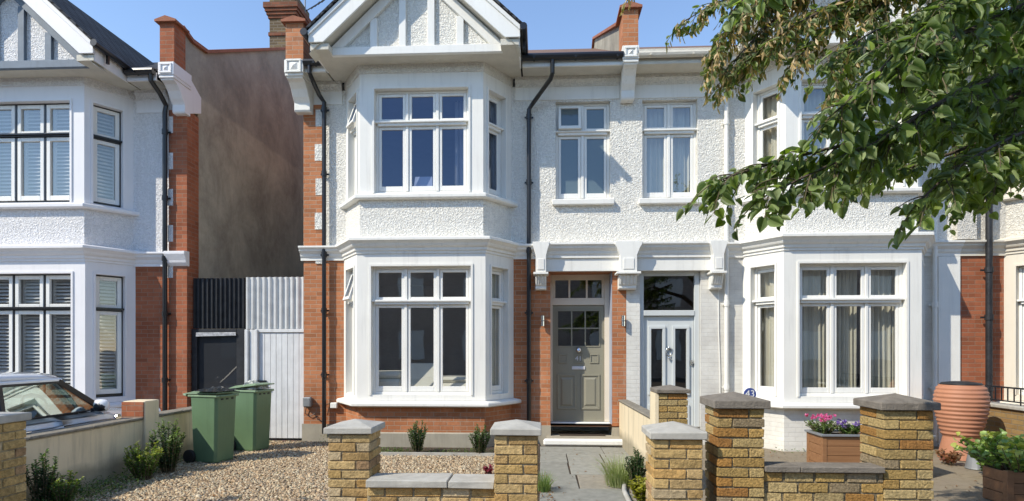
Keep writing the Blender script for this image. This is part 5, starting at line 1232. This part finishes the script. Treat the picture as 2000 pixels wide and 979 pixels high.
# unseen crown above the frame, which gives the dappled shade
for k in range(3): bough([(2250,-250-40*k,3.8+.2*k),(2000+40*k,-230-60*k,3.6+.25*k),(1750+60*k,-180-50*k,3.6+.3*k)], .03, .09, .3, 7, .10)
for k, (x, y) in enumerate(((5.6,-6.0),(6.0,-7.5),(4.2,-6.2),(5.4,-8.2))):
    a_ = (4.88,-6.95,3.1+.5*k); BR.tube([a_, ((x+4.9)/2,(y-7)/2,4.2+.5*k), (x,y,5+.5*k)], [.06,.045,.02], 8, False)
for k in range(60):
    p = np.array([rng.uniform(3.4,6.6), rng.uniform(-8.4,-5.4), rng.uniform(3.6,6.6)])
    for _ in range(3): twig(p, rng.normal(0,1,3), .35, 8, .10, 0, 1)
BR.tube([(4.88,-6.95,2.6),(4.2,-7.1,3.2),(3.4,-7.3,3.5),ad(2200,60,3.4)], [.07,.055,.04,.026], 9, False); BR.tube([(4.88,-6.95,3.2),(4.2,-6.9,4.0),ad(2250,-90,4.2)], [.06,.045,.028], 9, False)
BR.build('branch', M['bark'], TR, smooth=True); TW.build('twig', M['twig'], TR)
P, D, Nn, L_, C = map(np.array, (LP, LD, LN, LL, LC)); V, F, k = lime_arrays(P, D, Nn, L_)
npmesh('foliage', V, F, M['lime'], TR, np.repeat(C, k, 0), smooth=True)
SP, SD_ = np.array(SP), np.array(SD_); n = len(SP)
V, F, k = leaf_arrays(SP, SD_, rng.normal(0,1,(n,3)), rng.uniform(.055,.09,n), rng.uniform(.012,.026,n), .1)
npmesh('seed_bract', V, F, M['leaf'], TR, np.repeat(leafcol(n, (.50,.34,.15), (.64,.48,.26)), k, 0))
# the next street tree, just outside the left of the frame: its crown dapples the gravel
T2 = thing('street_tree', 'leafy pavement tree beyond the left edge that shades the gravel drive', 'tree', (-7.9,-8.2,-.03))
tk = MB(); tk.tube([(-7.9,-8.2,-.05),(-7.9,-8.2,1.5),(-7.85,-8.2,3.2),(-7.6,-8.2,5.0)], [.2,.15,.13,.06], 12)
for k in range(7):
    a_ = k*.9; tk.tube([(-7.85,-8.2,3.0), (-7.5+.7*math.cos(a_),-8.1+.7*math.sin(a_),4.1), (-7.2+1.3*math.cos(a_),-8.1+1.2*math.sin(a_),4.7)], [.06,.04,.015], 7)
tk.build('trunk', M['bark'], T2, smooth=True)
n2 = 1700; q = rng.normal(0,1,(n2,3)); q = unit(q)*rng.random((n2,1))**.4*np.array([1.5,1.4,.9])+np.array([-7.2,-8.05,4.7])
cl = rng.integers(0,26,n2); cc = rng.normal(0,.75,(26,3))*np.array([1,.9,.6])+np.array([-7.2,-8.05,4.6]); q = cc[cl]+rng.normal(0,.17,(n2,3))
V, F, k = lime_arrays(q, rng.normal(0,1,(n2,3))+np.array([0,0,-.6]), rng.normal(0,.5,(n2,3))+np.array([0,0,1]), rng.uniform(.07,.11,n2))
npmesh('foliage', V, F, M['lime'], T2, np.repeat(leafcol(n2, GREEN[0], GREEN[1]), k, 0), smooth=True)
print('LEAVES', len(LP))
# ================================================================ light
SUN = Vector((-1.82,-1.30,2.05)).normalized()
el = math.asin(SUN.z); az = math.atan2(SUN.x, SUN.y)
w = bpy.data.worlds.new('World'); scn.world = w; w.use_nodes = True; nt = w.node_tree
bg = nt.nodes['Background']; sky = nt.nodes.new('ShaderNodeTexSky'); sky.sky_type = 'NISHITA'; sky.sun_disc = False
sky.sun_elevation = el; sky.sun_rotation = az; sky.air_density = 1.15; sky.dust_density = .0; sky.ozone_density = 2.6; sky.altitude = 60
tint = nt.nodes.new('ShaderNodeMix'); tint.data_type = 'RGBA'; tint.blend_type = 'MULTIPLY'; tint.inputs[0].default_value = 1; tint.inputs[7].default_value = (1.66,1.63,1.66,1)
nt.links.new(sky.outputs[0], tint.inputs[6]); nt.links.new(tint.outputs[2], bg.inputs[0]); bg.inputs[1].default_value = .15
sd = bpy.data.lights.new('sun', 'SUN'); sd.energy = 5; sd.angle = R(.53); sd.color = (1,.93,.79)
so_ = bpy.data.objects.new('sun', sd); COL.objects.link(so_); so_.rotation_euler = (-SUN).to_track_quat('-Z','Y').to_euler(); so_.location = (-20,-12,24)
scn.view_settings.view_transform = 'Standard'; scn.view_settings.look = 'None'; scn.view_settings.exposure = 0; scn.view_settings.gamma = 1
scn.render.engine = 'CYCLES'; scn.cycles.use_denoising = True; scn.cycles.max_bounces = 8; scn.cycles.transparent_max_bounces = 16; scn.cycles.caustics_reflective = False; scn.cycles.caustics_refractive = False
